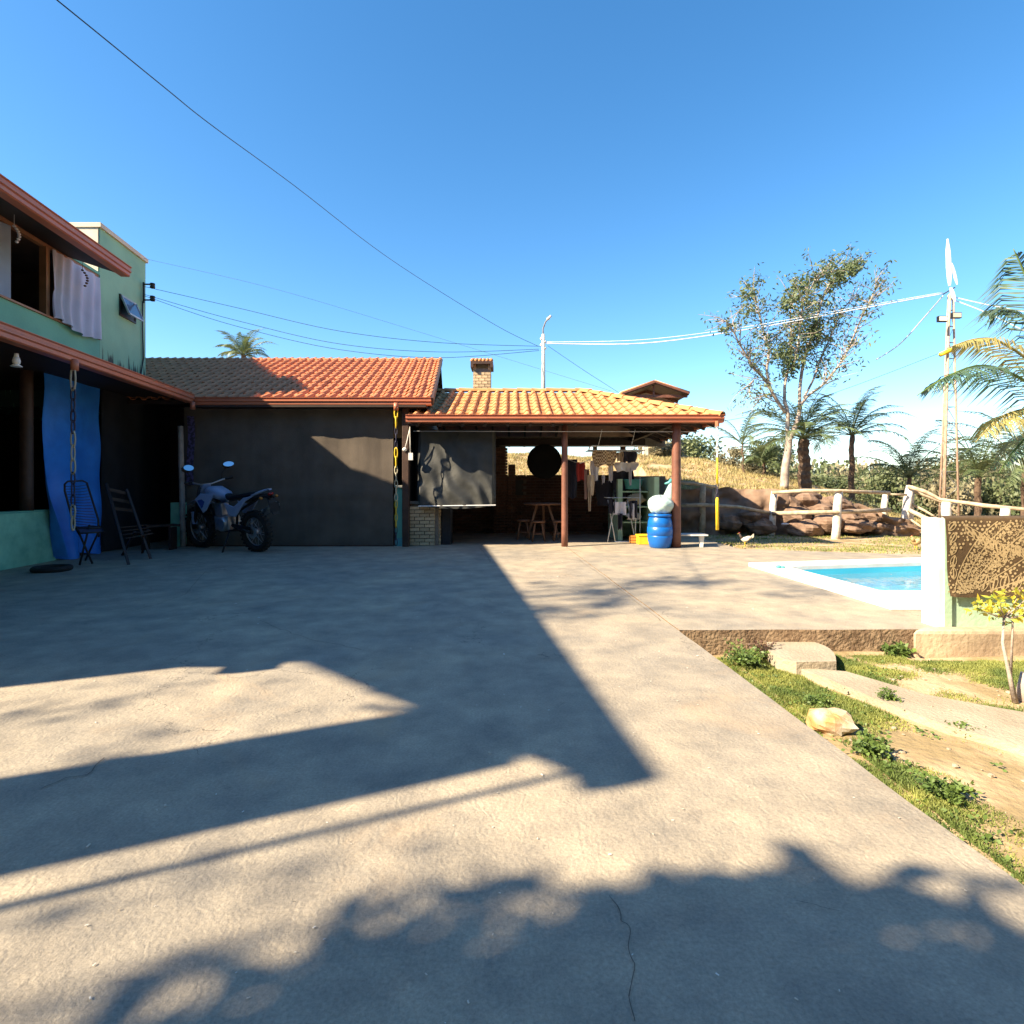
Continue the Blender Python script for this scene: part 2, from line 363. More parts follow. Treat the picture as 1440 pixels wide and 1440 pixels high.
# ---------------------------------------------------------------- ground
def right_edge(y): return 1.55-.045*y
def crest(x): return interp(x,[(-8,2.4),(1,2.62),(6.6,2.2),(9,1.8),(10.4,1.43),(11.6,1.05),(13.5,.2),(17,-1.2),(26,-2.8),(60,-5)])
def banktop(x): return interp(x,[(-8,1.0),(6.9,1.05),(8.3,.85),(9.3,.5),(10.3,.15),(13,-.25),(18,-1.2),(30,-3)])
def base_h(x):  return interp(x,[(9,0),(12,-.2),(16,-.6),(30,-3)])
def hgt(x,y):
    n=.5*nz(x,y,0,.9)*.06+nz(x,y,3,3)*.02
    if 1.2<x<14.5 and -8<y<4.66: return -.2+n*.7-(.02 if x<1.75 else 0)
    if 3.6<x<10.5 and 5.2<y<9.6: return -1.9
    if y<=14.2:
        b=base_h(x)
        slab=(x<right_edge(y)+.1 and x>-12 and y<17) or (right_edge(y)<x<4.3 and 4.5<y<17) or (4<x<14 and 4.5<y<interp(x,[(4.2,10.6),(6.5,9.9),(9,9.3),(14,9.1)]))
        if slab: return -.12
        return b-.012+n*.6
    if x<-8: return -.05+n
    if x<4.2 and y<17.2: return -.12
    y0=17.3 if x<4.2 else 14.3+.35*nz(x,0,5,.8)
    t=min(1,max(0,(y-y0)/.42)); s=t*t*(3-2*t)
    q=min(1,max(0,(y-y0-.4)/7.0)); q=q*q*(3-2*q)
    far=max(0,y-24)
    h=lerp(base_h(x),banktop(x),s)+(crest(x)-banktop(x))*q
    h+= -min(9,far*.11) if True else 0
    rough=(.16*nz(x,y,1,1.7)+.07*nz(x,y,2,4.5))*(s if t<1 else 1)*(1.2 if y<y0+1.2 else .55)
    return h+rough
def coords(a,b,step,lo,hi):
    n=int(round((b-a)/step)); return lo+[a+step*i for i in range(n+1)]+hi
xs=coords(-12,27,.22,[-3000,-1500,-800,-400,-200,-100,-60,-40,-30,-22,-16],[28,30,34,40,50,65,90,140,250,500,1000,2000,3500])
ys=coords(-6,26,.22,[-800,-200,-80,-30,-12],[27,29,32,37,44,54,70,95,140,220,400,800,1600,3500])
mb=MB()
for y in ys:
    for x in xs: mb.v.append(Vector((x,y,hgt(x,y))))
nx=len(xs)
for j in range(len(ys)-1):
    for i in range(nx-1):
        a=j*nx+i; mb.f.append((a,a+1,a+nx+1,a+nx))
struct('ground',mb,M['soil'],True)
# the earth bank's cut face, lumpy and undercut
def bankface(u,v):
    x=lerp(4.1,10.2,u); top=banktop(x)+.06+.1*nz(x,0,9,1.5); y0=14.3+.35*nz(x,0,5,.8)
    y=y0-.02+.34*v+.28*nz(x,v*2.2,7,1.4)+.13*nz(x,v*3,8,4.2)-(.10 if v<.12 else 0)
    return (x,y-.22,lerp(base_h(x)-.1,top,v)+(.05*nz(x,v,4,3) if v>.05 else 0))
b=MB().grid(bankface,150,16); struct('earth_bank',b,M['bank'],True)

def slab(name,poly,z,th,m,hole=None):
    bm=bmesh.new(); es=[]
    def loop(pts):
        vs=[bm.verts.new((x,y,z)) for x,y in pts]; 
        for i in range(len(vs)): es.append(bm.edges.new((vs[i],vs[(i+1)%len(vs)])))
        return vs
    def dens(pts):
        out=[]
        for i in range(len(pts)):
            a=Vector((*pts[i],0)); b_=Vector((*pts[(i+1)%len(pts)],0)); n=max(1,int((b_-a).length/.18)) if (b_-a).length<9 else max(1,int((b_-a).length/.18))
            for k in range(n):
                p=a.lerp(b_,k/n); 
                if 0<k: p+=Vector((nz(p.x,p.y,1,2.1),nz(p.x,p.y,9,2.1),0))*.012
                out.append((p.x,p.y))
        return out
    o=loop(dens(poly)); h=loop(hole) if hole else []
    bmesh.ops.triangle_fill(bm,edges=es,use_beauty=True)
    for f in bm.faces:
        f.normal_update()
        if f.normal.z<0: f.normal_flip()
    sidefaces=[]
    def skirt(vs,flip):
        lo=[bm.verts.new((v.co.x+nz(v.co.x,v.co.y,2,9)*.02,v.co.y,z-th)) for v in vs]
        for i in range(len(vs)):
            j=(i+1)%len(vs); q=(vs[i],vs[j],lo[j],lo[i]); sidefaces.append(bm.faces.new(q))
    skirt(o,False)
    if h: skirt(h,True)
    for f in sidefaces: f.material_index=1
    me=bpy.data.meshes.new(name); bm.to_mesh(me); bm.free(); me.materials.append(m); me.materials.append(M['step_side'])
    ob=bpy.data.objects.new(name,me); link(ob); ob['kind']='structure'; return ob
slab('driveway',[(-11,-5),(right_edge(-5),-5),(right_edge(4.6),4.6),(right_edge(11),11),(.9,17),(-11,17)],0,.26,M['conc'])
hole_o=[(3.60,8.22),(9.3,9.45),(9.3,5.45),(3.66,5.45)]
slab('pool_terrace',[(right_edge(4.6)+.012,4.6),(3.5,4.62),(14,4.66),(14,9.1),(9,9.35),(6.5,9.95),(4.3,10.72),(4.25,17),(.93,17),(right_edge(11)+.012,11)],0,.3,M['conc'],hole=hole_o[::-1])
# garden path, slab step
pp=[(1120,938),(1190,944),(1300,976),(1380,991),(1520,1015),(1520,1072),(1440,1050),(1330,1020),(1240,986),(1165,955)]
b=MB().prism([G(x,y,-.15) for x,y in pp][::-1],(0,0,-.12)); struct('garden_path',b,M['path'])
pp=[(1078,902),(1090,900),(1104,899),(1122,899),(1138,901),(1150,904),(1160,908),(1167,912),(1172,917),(1175,923),(1176,930),(1120,931),(1092,924),(1080,914)]
stp=[G(x,y,-.10) for x,y in pp]
b=MB().prism(stp[::-1],(0,0,-.22)); struct('garden_step',b,M['path'])

# ---------------------------------------------------------------- pool
pool=thing('swimming_pool','sunken swimming pool with wide white coping on the terrace','pool',(4,7,0))
co_o=[(3.46,8.32),(9.6,9.62),(9.6,5.34),(3.56,5.34)]; co_i=[(3.84,7.92),(9.0,8.98),(9.0,6.08),(3.93,6.08)]
b=MB(); n=4
for i in range(n):
    j=(i+1)%n; o0,o1,i0,i1=co_o[i],co_o[j],co_i[i],co_i[j]
    b.hexa([(*o0,.004),(*o1,.004),(*i1,.004),(*i0,.004),(*o0,.055),(*o1,.055),(*i1,.055),(*i0,.055)])
part('coping',b,M['white_paint'],pool)
b=MB()
for i in range(n):
    j=(i+1)%n; a=co_i[i]; c=co_i[j]; b.face([(*a,.003),(*c,.003),(*c,-1.3),(*a,-1.3)])
b.face([(*p,-1.3) for p in co_i]); part('basin',b,M['pool'],pool)
b=MB().face([(*p,-.075) for p in co_i][::-1]); part('water',b,M['water'],pool)
q=G(1095,799,.055); b=MB().ell((q.x,q.y,.075),(.045,.03,.022)).ell((q.x+.05,q.y-.02,.072),(.03,.02,.018))
single('pool_toy',b,M['teal'],'small blue grey lump lying on the left corner of the pool coping','pool fitting',smooth=True)

# ---------------------------------------------------------------- tiles and bricks
def tile_mesh(m,w=.214,l=.42):
    b=MB(); prof=[(0,.012),(.03,.0),(.075,.0),(.098,.012),(.112,.036),(.135,.056),(.160,.061),(.185,.052),(.205,.030),(.214,.012)]
    k=w/.214; lift=.018; n=len(prof)
    for (x,z) in prof: b.v.append(Vector((x*k,0,z+lift)))
    for (x,z) in prof: b.v.append(Vector((x*k,l,z)))
    for (x,z) in prof: b.v.append(Vector((x*k,0.0,z+lift-.016)))
    for i in range(n-1): b.f.append((i,i+1,n+i+1,n+i)); b.f.append((2*n+i,2*n+i+1,i+1,i))
    b.f.append((0,n,2*n)); 
    return mkmesh('roof_tile',b,m,smooth=False)
def cap_mesh(m,l=.36,r=.10):
    b=MB()
    for yy,rr in ((0,r),(l,r*.8)):
        for k in range(7):
            a=PI*k/6; b.v.append(Vector((math.cos(a)*rr,yy,math.sin(a)*rr*.85)))
    for k in range(6): b.f.append((k,k+1,8+k,7+k))
    for k in range(7): b.v.append(Vector((math.cos(PI*k/6)*(r-.02),0,math.sin(PI*k/6)*(r-.02)*.85)))
    for k in range(6): b.f.append((14+k,15+k,k+1,k))
    return mkmesh('ridge_cap',b,m)
def basis(u,s,pos):
    u=Vector(u).normalized(); s=Vector(s); s=(s-u*s.dot(u)).normalized(); n=u.cross(s)
    Mx=Matrix(((u.x,s.x,n.x,pos.x),(u.y,s.y,n.y,pos.y),(u.z,s.z,n.z,pos.z),(0,0,0,1))); return Mx
def lay_tiles(parent,m,y0,z0,y1,z1,xl,xr,shear=0.0,inside=None,w=.214,expo=.36,limit=300):
    """front slope rising away from camera; xl/xr at the eave"""
    off=OFF[parent.name]; sl_=Vector((0,y1-y0,z1-z0)); Ls=sl_.length; s=sl_/Ls
    s2=Vector((shear*(y1-y0),y1-y0,z1-z0)).normalized()
    me=tile_mesh(m,w); out=[]
    rows=int(Ls/expo)+1; cols=int((xr-xl)/w)
    for r in range(rows):
        d=r*expo
        if d>Ls-.12: continue
        for c in range(cols):
            x=xl+c*w; p=Vector((x,y0,z0))+sl_*(d/Ls)+Vector((shear*(y1-y0)*d/Ls,0,0))
            if inside and not inside(p.x+w/2,d/Ls): continue
            j=random.uniform(-.004,.004)
            p=p+Vector((j,random.uniform(-.008,.008),random.uniform(0,.005)))
            n=Vector((1,0,0)).cross(s2).normalized()
            uu=Vector((1,random.uniform(-.01,.01),random.uniform(-.008,.008)))
            Mx=basis(uu,s2,p-off); out.append((p.length,Mx))
    out.sort(key=lambda t:t[0])
    copies('roof_tile',me,parent,[t[1] for t in out[:limit]])
    if len(out)>limit:
        b=MB()
        vs=[v.co.copy() for v in me.vertices]; fs=[tuple(p.vertices) for p in me.polygons]
        for _,Mx in out[limit:]:
            n=len(b.v); b.v+=[Mx@v+off for v in vs]; b.f+=[tuple(n+i for i in f) for f in fs]
        o=part('roof_tiles',b,m,parent); o['kind']='stuff'
def bricks(parent,m,org,u,width,height,bl=.23,bh=.065,depth=.10,j=.012,skip=None,limit=300,proud=.0):
    off=OFF[parent.name]; u=Vector(u).normalized(); n=Vector((0,0,1)).cross(u).normalized()*-1
    b=MB().box((0,-depth/2,0),(bl-j,depth/2,bh-j)); me=mkmesh('brick',b,m)
    b2=MB().box((0,-depth/2,0),(bl/2-j,depth/2,bh-j)); me2=mkmesh('brick',b2,m)
    full=[];half=[]; rows=int(height/bh)
    for r in range(rows):
        x=0 if r%2==0 else -bl/2
        while x<width-.02:
            x0=max(x,0); isH=(x<0) or (x+bl>width+.02)
            xm=x0+bl/2
            if not (skip and skip(xm,r*bh+bh/2)) and x0+(bl/2 if isH else bl)<=width+.03:
                p=Vector(org)+u*x0+Vector((0,0,r*bh))+n*random.uniform(-.004,.004)-off
                Mx=Matrix(((u.x,-n.x,0,p.x),(u.y,-n.y,0,p.y),(0,0,1,p.z),(0,0,0,1)))
                (half if isH else full).append(Mx)
            x+=bl
    allm=[(f,me) for f in full]+[(h,me2) for h in half]
    for Mx,mm in allm[:limit]:
        o=bpy.data.objects.new('brick',mm); link(o); o.parent=parent; o.matrix_local=Mx
    if len(allm)>limit:
        b=MB()
        for Mx,mm in allm[limit:]:
            n0=len(b.v); b.v+=[Mx@v.co+off for v in mm.vertices]; b.f+=[tuple(n0+i for i in p.vertices) for p in mm.polygons]
        o=part('brickwork',b,m,parent); o['kind']='stuff'
def gutter_prof(b,p,q,out,h=.15,wd=.13):
    """ogee gutter from p to q; out = outward horizontal direction; p,q are the bottom outer line"""
    p=Vector(p);q=Vector(q);out=Vector(out).normalized()
    prof=[(-wd,0),(-.02,0),(.0,.015),(.0,.06),(.022,.075),(.022,.095),(.008,.105),(.008,h-.02),(.028,h-.008),(.028,h),(-.004,h),(-.012,.03),(-wd+.01,.03),(-wd+.01,h),(-wd,h)]
    n=len(prof); base=len(b.v)
    for e in (p,q):
        for (o,z) in prof: b.v.append(e+out*o+Vector((0,0,z)))
    for i in range(n): j=(i+1)%n; b.f.append((base+i,base+j,base+n+j,base+n+i))
    b.f.append(tuple(base+i for i in range(n))[::-1]); b.f.append(tuple(base+n+i for i in range(n)))
    return b

# ---------------------------------------------------------------- two-storey house (left)
OUT=Vector((1,.125,0)).normalized()
house=thing('two_storey_house','mint green two-storey house with brown gutters and dark porch on the left','house',L(6,5,0))
YN=1.75; YF=10.17; RA,RZ=8.6,5.85; AE=5.1; yn0=-.29
b=MB()
b.lbox(6.1,6.22,YN,YF,3.0,3.79)                   # parapet wall under the windows
b.lbox(6.1,6.22,YN,4.9,3.79,4.95)
b.lbox(6.1,6.22,YN,YF,4.95,5.0)
b.lbox(6.1,12,YN,YN+.15,0,4.60)                     # near wall
b.prism([L(6.1,YN+.01,4.60),L(12,YN+.01,4.60),L(RA,YN+.01,RZ-.14)],(0,.12,0))
b.lbox(11.85,12,YN+.15,11.7,0,4.6)
part('wall',b,M['green'],house)
b=MB().lbox(6.1,9.5,YF+.003,11.75,2.6,5.80); w_=part('side_wall',b,M['green_m'],house)
b=MB().hexa([L(11,11.8,2.6),L(6.45,11.8,2.6),L(8.35,15.6,2.6),L(11,15.6,2.6),L(11,11.8,5.9),L(6.45,11.8,5.9),L(8.35,15.6,7.2),L(11,15.6,7.2)]); part('rear_shadow_block',b,M['green'],house)  # unseen block behind the side wall, shaped to shadow the wing roof
b=MB().lbox(6.06,9.6,YF-.04,11.79,5.80,5.88); part('wall_coping',b,M['cream'],house)
b=MB().lbox(6.12,9.5,YF-.02,YF,4.9,5.80); part('end_face',b,M['cream'],house)
b=MB().lbox(6.12,6.27,YN,9.2,0,.78); part('porch_wall',b,M['greenlow'],house)
b=MB().lbox(6.115,6.30,YN,9.2,.782,.81); part('wall_cap',b,M['green'],house)
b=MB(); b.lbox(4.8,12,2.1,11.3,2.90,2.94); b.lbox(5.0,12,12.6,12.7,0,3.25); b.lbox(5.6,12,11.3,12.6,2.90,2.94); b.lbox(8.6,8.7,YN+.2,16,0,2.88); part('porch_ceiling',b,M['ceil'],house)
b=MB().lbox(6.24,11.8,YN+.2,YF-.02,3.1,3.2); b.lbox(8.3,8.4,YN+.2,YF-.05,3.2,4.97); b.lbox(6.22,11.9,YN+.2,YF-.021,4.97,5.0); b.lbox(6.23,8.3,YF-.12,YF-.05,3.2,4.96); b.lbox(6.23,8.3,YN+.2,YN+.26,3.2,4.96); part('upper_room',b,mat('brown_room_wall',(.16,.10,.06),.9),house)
# roof: ridge parallel to the house, far rake seen end-on
b=MB()
y1=9.34
for (a0,z0,a1,z1) in ((AE+.03,4.70,RA,RZ),(RA,RZ,12.3,4.72)):
    k0=yn0+.22*(min(a0,RA)-AE); k1=yn0+.22*(min(a1,RA)-AE)
    e0=.38 if a0==RA else 0; e1=.38 if a1==RA else 0  # unseen near end skewed and lifted to shape its shadow on the yard
    b.hexa([L(a1,k1,z1-.09+e1),L(a0,k0,z0-.09+e0),L(a0,y1,z0-.09),L(a1,y1,z1-.09),L(a1,k1,z1+e1),L(a0,k0,z0+e0),L(a0,y1,z0),L(a1,y1,z1)])
rf=part('roof',b,M['ceil'],house)
b=gutter_prof(MB(),L(AE,yn0,4.61),L(AE,y1,4.61),OUT,.16,.14); part('gutter',b,M['gutter'],house,label='upper brown ogee gutter')
b=gutter_prof(MB(),L(4.72,2.05,2.77),L(4.72,10.86,2.77),OUT,.16,.14); part('gutter',b,M['gutter'],house,label='lower brown ogee gutter')
b=MB(); b.hexa([L(6.09,2.1,3.08),L(4.74,2.1,2.86),L(4.74,10.9,2.86),L(6.09,10.9,3.08),L(6.09,2.1,3.13),L(4.74,2.1,2.91),L(4.74,10.9,2.91),L(6.09,10.9,3.13)])
part('porch_roof',b,M['tile'],house)
b=MB()
for k in range(44):
    y=yn0+.1+k*.214; b.tube([L(AE+.07,y,4.71),L(7.4,y,5.61)],.03,6)
part('tile_rows',b,M['tile'],house)
b=MB().hexa([L(5.95,-.05,0),L(5.35,-.05,0),L(5.35,.46,0),L(5.95,.46,0),L(5.95,-.05,4.55),L(5.35,-.05,4.55),L(5.35,.46,4.55),L(5.95,.46,4.55)])
part('corner_pillar',b,M['green'],house)
b=MB().tube([(-5.0,-.06,0),(-5.0,-.06,4.62)],.022,8); part('downpipe',b,M['gutter'],house)
# window band
b=MB()
b.lbox(6.12,6.20,4.9,YF-.003,4.88,4.95); b.lbox(6.07,6.21,4.9,YF-.005,3.791,3.82)
fr=part('window_frame',b,M['tan'],house)
for y in (10.07,8.78,6.5): part('jamb',MB().lbox(6.09,6.20,y,y+.08,3.82,4.88),M['tan'],house)
part('window_pane',MB().lbox(6.185,6.195,6.6,8.05,3.82,4.88),M['glass'],house)
# awning window in the side wall
b=MB(); b.lbox(6.075,6.10,10.78,10.81,4.42,4.83); b.lbox(6.075,6.10,11.32,11.35,4.42,4.83); b.lbox(6.075,6.10,10.81,11.32,4.80,4.83); b.lbox(6.075,6.10,10.81,11.32,4.42,4.45)
aw=part('awning_window',b,M['black'],house)
part('opening',MB().lbox(6.09,6.098,10.81,11.32,4.45,4.80),M['black'],house)  # black panel painted as the unlit gap behind the sash
q=[L(6.08,10.81,4.80),L(6.08,11.32,4.80),L(5.93,11.32,4.46),L(5.93,10.81,4.46)]
part('sash',MB().prism(q,(.012,0,.004)),M['glass'],aw)
b=MB()
for i in range(4): b.bar(q[i]+Vector((.008,0,.004)),q[(i+1)%4]+Vector((.008,0,.004)),.03,.03)
part('sash_frame',b,M['steel'],aw)
# cable bracket and cable down the corner
br=thing('insulator_bracket','black bracket with two insulators on the green wall corner','bracket',L(6.05,11.6,5.0))
b=MB().bar(L(6.06,11.6,4.92),L(6.06,11.6,5.34),.03,.03); b.bar(L(6.06,11.6,5.30),L(5.88,11.6,5.30),.025); b.bar(L(6.06,11.6,4.98),L(5.88,11.6,4.98),.025)
part('arm',b,M['black'],br)
for z in (5.27,5.01): part('insulator',MB().lathe(L(5.88,11.6,z),[(0,-.05),(.045,-.05),(.05,-.01),(.03,0),(.05,.012),(.045,.05),(0,.05)],10),M['black'],br,True)
b=MB().tube([L(6.08,11.6,4.95),L(6.07,11.57,4.4),L(6.08,11.63,3.8),L(6.07,11.5,3.4),L(6.08,11.4,3.1)],.012,6)
single('wall_cable',b,M['cable'],'thin black cable running down the corner of the green side wall','cable')
# curtains
def cloth(fn,nu=28,nv=18): return MB().grid(fn,nu,nv)
def cur1(u,v):
    y=lerp(8.86,10.08,u); a=6.05-.045*math.sin(u*34+v*2.5+2*math.sin(u*5))*(.4+v*.6)-.12*max(0,v-.5)*(1-abs(u-.4))
    if v>.6: y+=.05*math.sin(v*6)*(1-u)
    bot=3.72+.04*math.sin(u*7+1)+.06*(1-u)
    return L(a,y,lerp(4.87,bot,v))
single('curtain',cloth(cur1,50,24),M['curtain'],'white curtain blowing out of the upper window beside the green wall','curtain',smooth=True)
def cur2(u,v): return L(6.13-.03*math.sin(u*26),lerp(6.2,8.08,u),lerp(4.87,3.75,v))
single('curtain',cloth(cur2,50,10),M['curtain2'],'bluish sheer curtain behind the upper window at the photo edge','curtain',smooth=True)
for (px,py,D,lab) in ((20,318,7.6,'string of white shells hanging by the upper window nearest the edge'),(116,380,9.5,'string of dark shells hanging before the white upper curtain')):
    b=MB()
    for i in range(7):
        t=i/6; c=P(px+7*math.sin(t*2.6),py+t*22,D); b.ell(c,(.022,.022,.018),8,5)
    b.tube([P(px,py-18,D),P(px,py,D)],.004,4)
    single('shell_garland',b,M['white_cloth'] if px<50 else M['bark'],lab,'garland',smooth=True)
# porch lamp
lp=thing('hanging_bulb','white spiral bulb hanging under the lower porch eave','lamp',P(23,500,6.6))
part('socket',MB().lathe(P(23,497,6.6),[(0,.0),(.02,.0),(.028,-.06),(0,-.06)],10),M['white_paint'],lp,True)
part('bulb',MB().lathe(P(23,505,6.6),[(0,.03),(.03,.02),(.04,-.02),(.038,-.05),(0,-.07)],12),M['white_paint'],lp,True)
part('shade',MB().lathe(P(23,514,6.6),[(.02,.02),(.06,-.01),(.055,-.015),(.0,0)],12),M['white_paint'],lp,True)

# porch posts and things
def post(name,c,r,z0,z1,m,lab,n=10,lean=(0,0)):
    b=MB(); c=Vector(c); k=8
    b.tube([Vector((c.x+lean[0]*i/k+.006*nz(i,c.x),c.y+lean[1]*i/k,lerp(z0,z1,i/k))) for i in range(k+1)],[r*(1.04-.06*i/k) for i in range(k+1)],n)
    return single(name,b,m,lab,'post',smooth=True)
c=L(6.19,8.5,0); post('porch_post',c,.085,.81,2.9,M['wood_dark'],'dark round post on the low green porch wall beside the blue tarp')
def btarp(u,v):
    y=lerp(8.64,10.05,u); a=6.03+.02*math.sin(u*9+v*2)
    fold=max(0,v-.45)/.55
    y0=lerp(8.64,9.05,fold**1.5)
    if u<.5: y=lerp(y0,y,u*2)
    a-= fold*.16*math.cos(u*14)*(1-u*.6)+.015*math.sin(v*17+u*8)
    return L(a,y,lerp(2.90,.03+.03*math.sin(u*12),v))
single('blue_tarp',cloth(btarp,60,40),M['tarp_blue'],'crumpled bright blue tarp hanging over the porch opening','tarp',smooth=True)
def blkc(u,v): return L(6.0+.02*math.sin(u*22),lerp(10.05,12.6,u),lerp(2.9,.02,v))
single('porch_screen',cloth(blkc,30,6),M['tarp_dark'],'black cloth screen on the porch right of the blue tarp','screen',smooth=True)
c=P(258,700,11.05); post('leaning_pole',(c.x,c.y,0),.05,.0,2.35,M['bark_white'],'pale slightly leaning pole behind the motorcycle handlebar',lean=(-.06,0))
def pat(u,v): return P(lerp(263,273,u)+1.2*math.sin(v*6),lerp(585,682,v),11.15)
pc=single('patterned_curtain',cloth(pat,4,12),mat('patterned_purple_cloth',(.10,.08,.20),.9,(.03,.025,.05),16,contrast=(.45,.55)),'narrow dark purple patterned cloth hanging behind the motorcycle','curtain')
q0=P(242,708,11.2); q1=P(263,765,11.2)
single('green_block',MB().box((q0.x,11.15,0),(q1.x,11.3,.86)),M['greenlow'],'short green wall end behind the front of the motorcycle','wall')

# rain chains
def chain(name,label,x,y,segs):
    t=thing(name,label,'chain',(x,y,segs[-1][1]))
    for (z1,z0,m,nm,r) in segs:
        b=MB(); n=max(1,int((z1-z0)/(r*2.9))); st=(z1-z0)/n
        for i in range(n):
            z=z1-st*(i+.5); pts=[]
            for k in range(11):
                a=2*PI*k/10; o=Vector((math.cos(a)*r*.62,0,math.sin(a)*st*.64))
                if i%2: o=Vector((0,o.x,o.z))
                pts.append(Vector((x,y,z))+o)
            b.tube(pts,r*.24,5,False)
        part(nm,b,m,t,True)
    return t
c=L(4.72,7.3,0)
chain('rain_chain','rusty and pale rain chain hanging before the blue tarp',c.x,c.y,[(2.68,2.42,M['link_pale'],'pale_links',.05),(2.42,1.86,M['link_dark'],'dark_links',.045),(1.86,1.34,M['link_pale'],'pale_links',.045),(1.34,.92,M['link_dark'],'dark_links',.04),(.92,.62,M['link_pale'],'pale_links',.045)])
def outlet(px,D,z0,z1):
    x=(px-720)/F*D; part('gutter_outlet',MB().tube([(x,D,z1),(x,D,z0)],.045,10),M['gutter'],house,True)
outlet(105,7.32,2.66,2.80); outlet(271,10.8,2.64,2.78)
# ---------------------------------------------------------------- middle wing with the big shade screen
wing=thing('screened_wing','low wing with terracotta barrel tile roof joining the green house','building',(-4,11.3,0))
YG,ZG,YR,ZR=10.93,2.83,15.5,4.62
xr_=-1.55; shear=-.085
def sx(y): return shear*(y-YG)
b=MB(); 
b.hexa([(-10.6,YG,ZG-.07),(xr_,YG,ZG-.07),(xr_+sx(YR),YR,ZR-.07),(-10.9,YR,ZR-.07),(-10.6,YG,ZG-.005),(xr_,YG,ZG-.005),(xr_+sx(YR),YR,ZR-.005),(-10.9,YR,ZR-.005)])
b.hexa([(-8.3,YR,ZR-.07),(xr_+sx(YR),YR,ZR-.07),(xr_+sx(20),20,ZG-.07),(-8.3,20,ZG-.07),(-8.3,YR,ZR-.005),(xr_+sx(YR),YR,ZR-.005),(xr_+sx(20),20,ZG-.005),(-8.3,20,ZG-.005)])
part('roof_deck',b,M['ceil'],wing)
ncol=int((xr_+10.6)/.2140)
lay_tiles(wing,M['tile'],YG,ZG,YR,ZR,xr_-ncol*.214,xr_+.001,shear)
cm=cap_mesh(M['tile']); ms=[]
x=-10.9
while x<xr_+sx(YR)-.3:
    ms.append(basis(Vector((0,-1,0)),Vector((1,0,random.uniform(-.01,.01))),Vector((x,YR+.02,ZR-.01))-OFF[wing.name])); x+=.32
# basis(): u=across, s=along
copies('ridge_cap',cm,wing,ms)
part('gutter',gutter_prof(MB(),(-6.08,10.90,2.735),(xr_,10.90,2.735),(0,-1,0),.15,.13),M['gutter'],wing)
b=MB().box((-6.1,10.9,2.70),(xr_-.1,11.5,2.735)); part('soffit',b,M['ceil'],wing)
# gable edge tile run and bargeboard
b=MB().bar((xr_+.02,YG,ZG-.02),(xr_+.02+sx(YR),YR,ZR-.02),.04,.14); part('bargeboard',b,M['wood_dark'],wing)
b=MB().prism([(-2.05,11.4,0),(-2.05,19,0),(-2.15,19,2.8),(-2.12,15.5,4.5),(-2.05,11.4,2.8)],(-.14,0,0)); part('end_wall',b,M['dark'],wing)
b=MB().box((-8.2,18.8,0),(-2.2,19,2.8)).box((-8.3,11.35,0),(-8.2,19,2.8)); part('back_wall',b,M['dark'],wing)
def scr(u,v):
    x=lerp(-6.45,-2.34,u); z=lerp(2.74,.02,v)
    return (x,11.2+.012*math.sin(x*7)+.008*nz(x,z,0,1.2)+.006*math.sin(x*31)*(.3+.7*v)-.03*math.exp(-((z-1.0)/.03)**2),z)
single('shade_screen',cloth(scr,60,30),M['mesh'],'large brown shade mesh screen stretched under the middle eave','screen',smooth=True)
b=MB().box((-6.45,11.17,.0),(-2.34,11.23,.03)); part('screen_hem',b,M['wood_dark'],wing)
# posts between wing and pavilion
gp=thing('green_pier','narrow turquoise pier with cream cap right of the shade screen','pier',(-2.18,11.25,0))
x0=(555.5-720)/F*11.2; x1=(567.5-720)/F*11.2
b=MB().prism([(x0,11.25,0.16),(x1,11.25,.16),(x1,11.25,1.02),(x1-.03,11.25,1.11),(x1-.09,11.25,1.15),(x0,11.25,1.15)],(0,.14,0)); part('shaft',b,M['green'],gp)
part('cap',MB().box((x0,11.22,1.152),(x1-.03,11.4,1.2)),M['cream'],gp)
part('foot',MB().box((x0,11.22,0),(x1,11.42,.157)),M['teal'],gp)
xp=(571-720)/F*11.15
single('corner_post',MB().box((xp-.065,11.08,0),(xp+.065,11.22,2.7)),M['wood_dark'],'square dark brown post between shade screen and brick half wall','post',bev=.01)
xc=(557-720)/F*10.8
chain('rain_chain','yellow rain chain hanging before the turquoise pier',xc,10.8,[(2.66,2.30,M['yellow'],'yellow_links',.05),(2.30,1.9,M['link_dark'],'dark_links',.035),(1.9,1.55,M['yellow'],'yellow_links',.045),(1.55,.9,M['link_pale'],'pale_links',.042),(.9,.4,M['yellow'],'yellow_links',.035),(.4,.06,M['link_dark'],'dark_links',.035)])
outlet(557,10.8,2.62,2.76)

# ---------------------------------------------------------------- open pavilion (right wing)
pav=thing('tiled_pavilion','open pavilion with hipped terracotta roof on brown posts','pavilion',(1,11.2,0))
YG2,ZG2,YR2,ZR2=10.72,2.47,13.55,3.42
xL,xR=-2.0,3.97
hipx=1.62
def ins(x,t): return x < lerp(xR,hipx,t)+.02
b=MB()
def tri(pts,th=.06): b.prism(pts,(0,0,-th))
b.face([(xL,YG2,ZG2-.01),(xR,YG2,ZG2-.01),(hipx,YR2,ZR2-.01),(xL,YR2,ZR2-.01)])
b.face([(xR,YG2,ZG2-.01),(xR,16.35,ZG2-.01),(hipx,YR2,ZR2-.01)])
b.face([(xR,16.35,ZG2-.01),(xL,16.35,ZG2-.01),(xL,YR2,ZR2-.01),(hipx,YR2,ZR2-.01)])
for f in list(b.f):
    b.face([b.v[i]+Vector((0,0,-.07)) for i in reversed(f)])
part('roof_deck',b,M['wood_red'],pav)
b=MB()
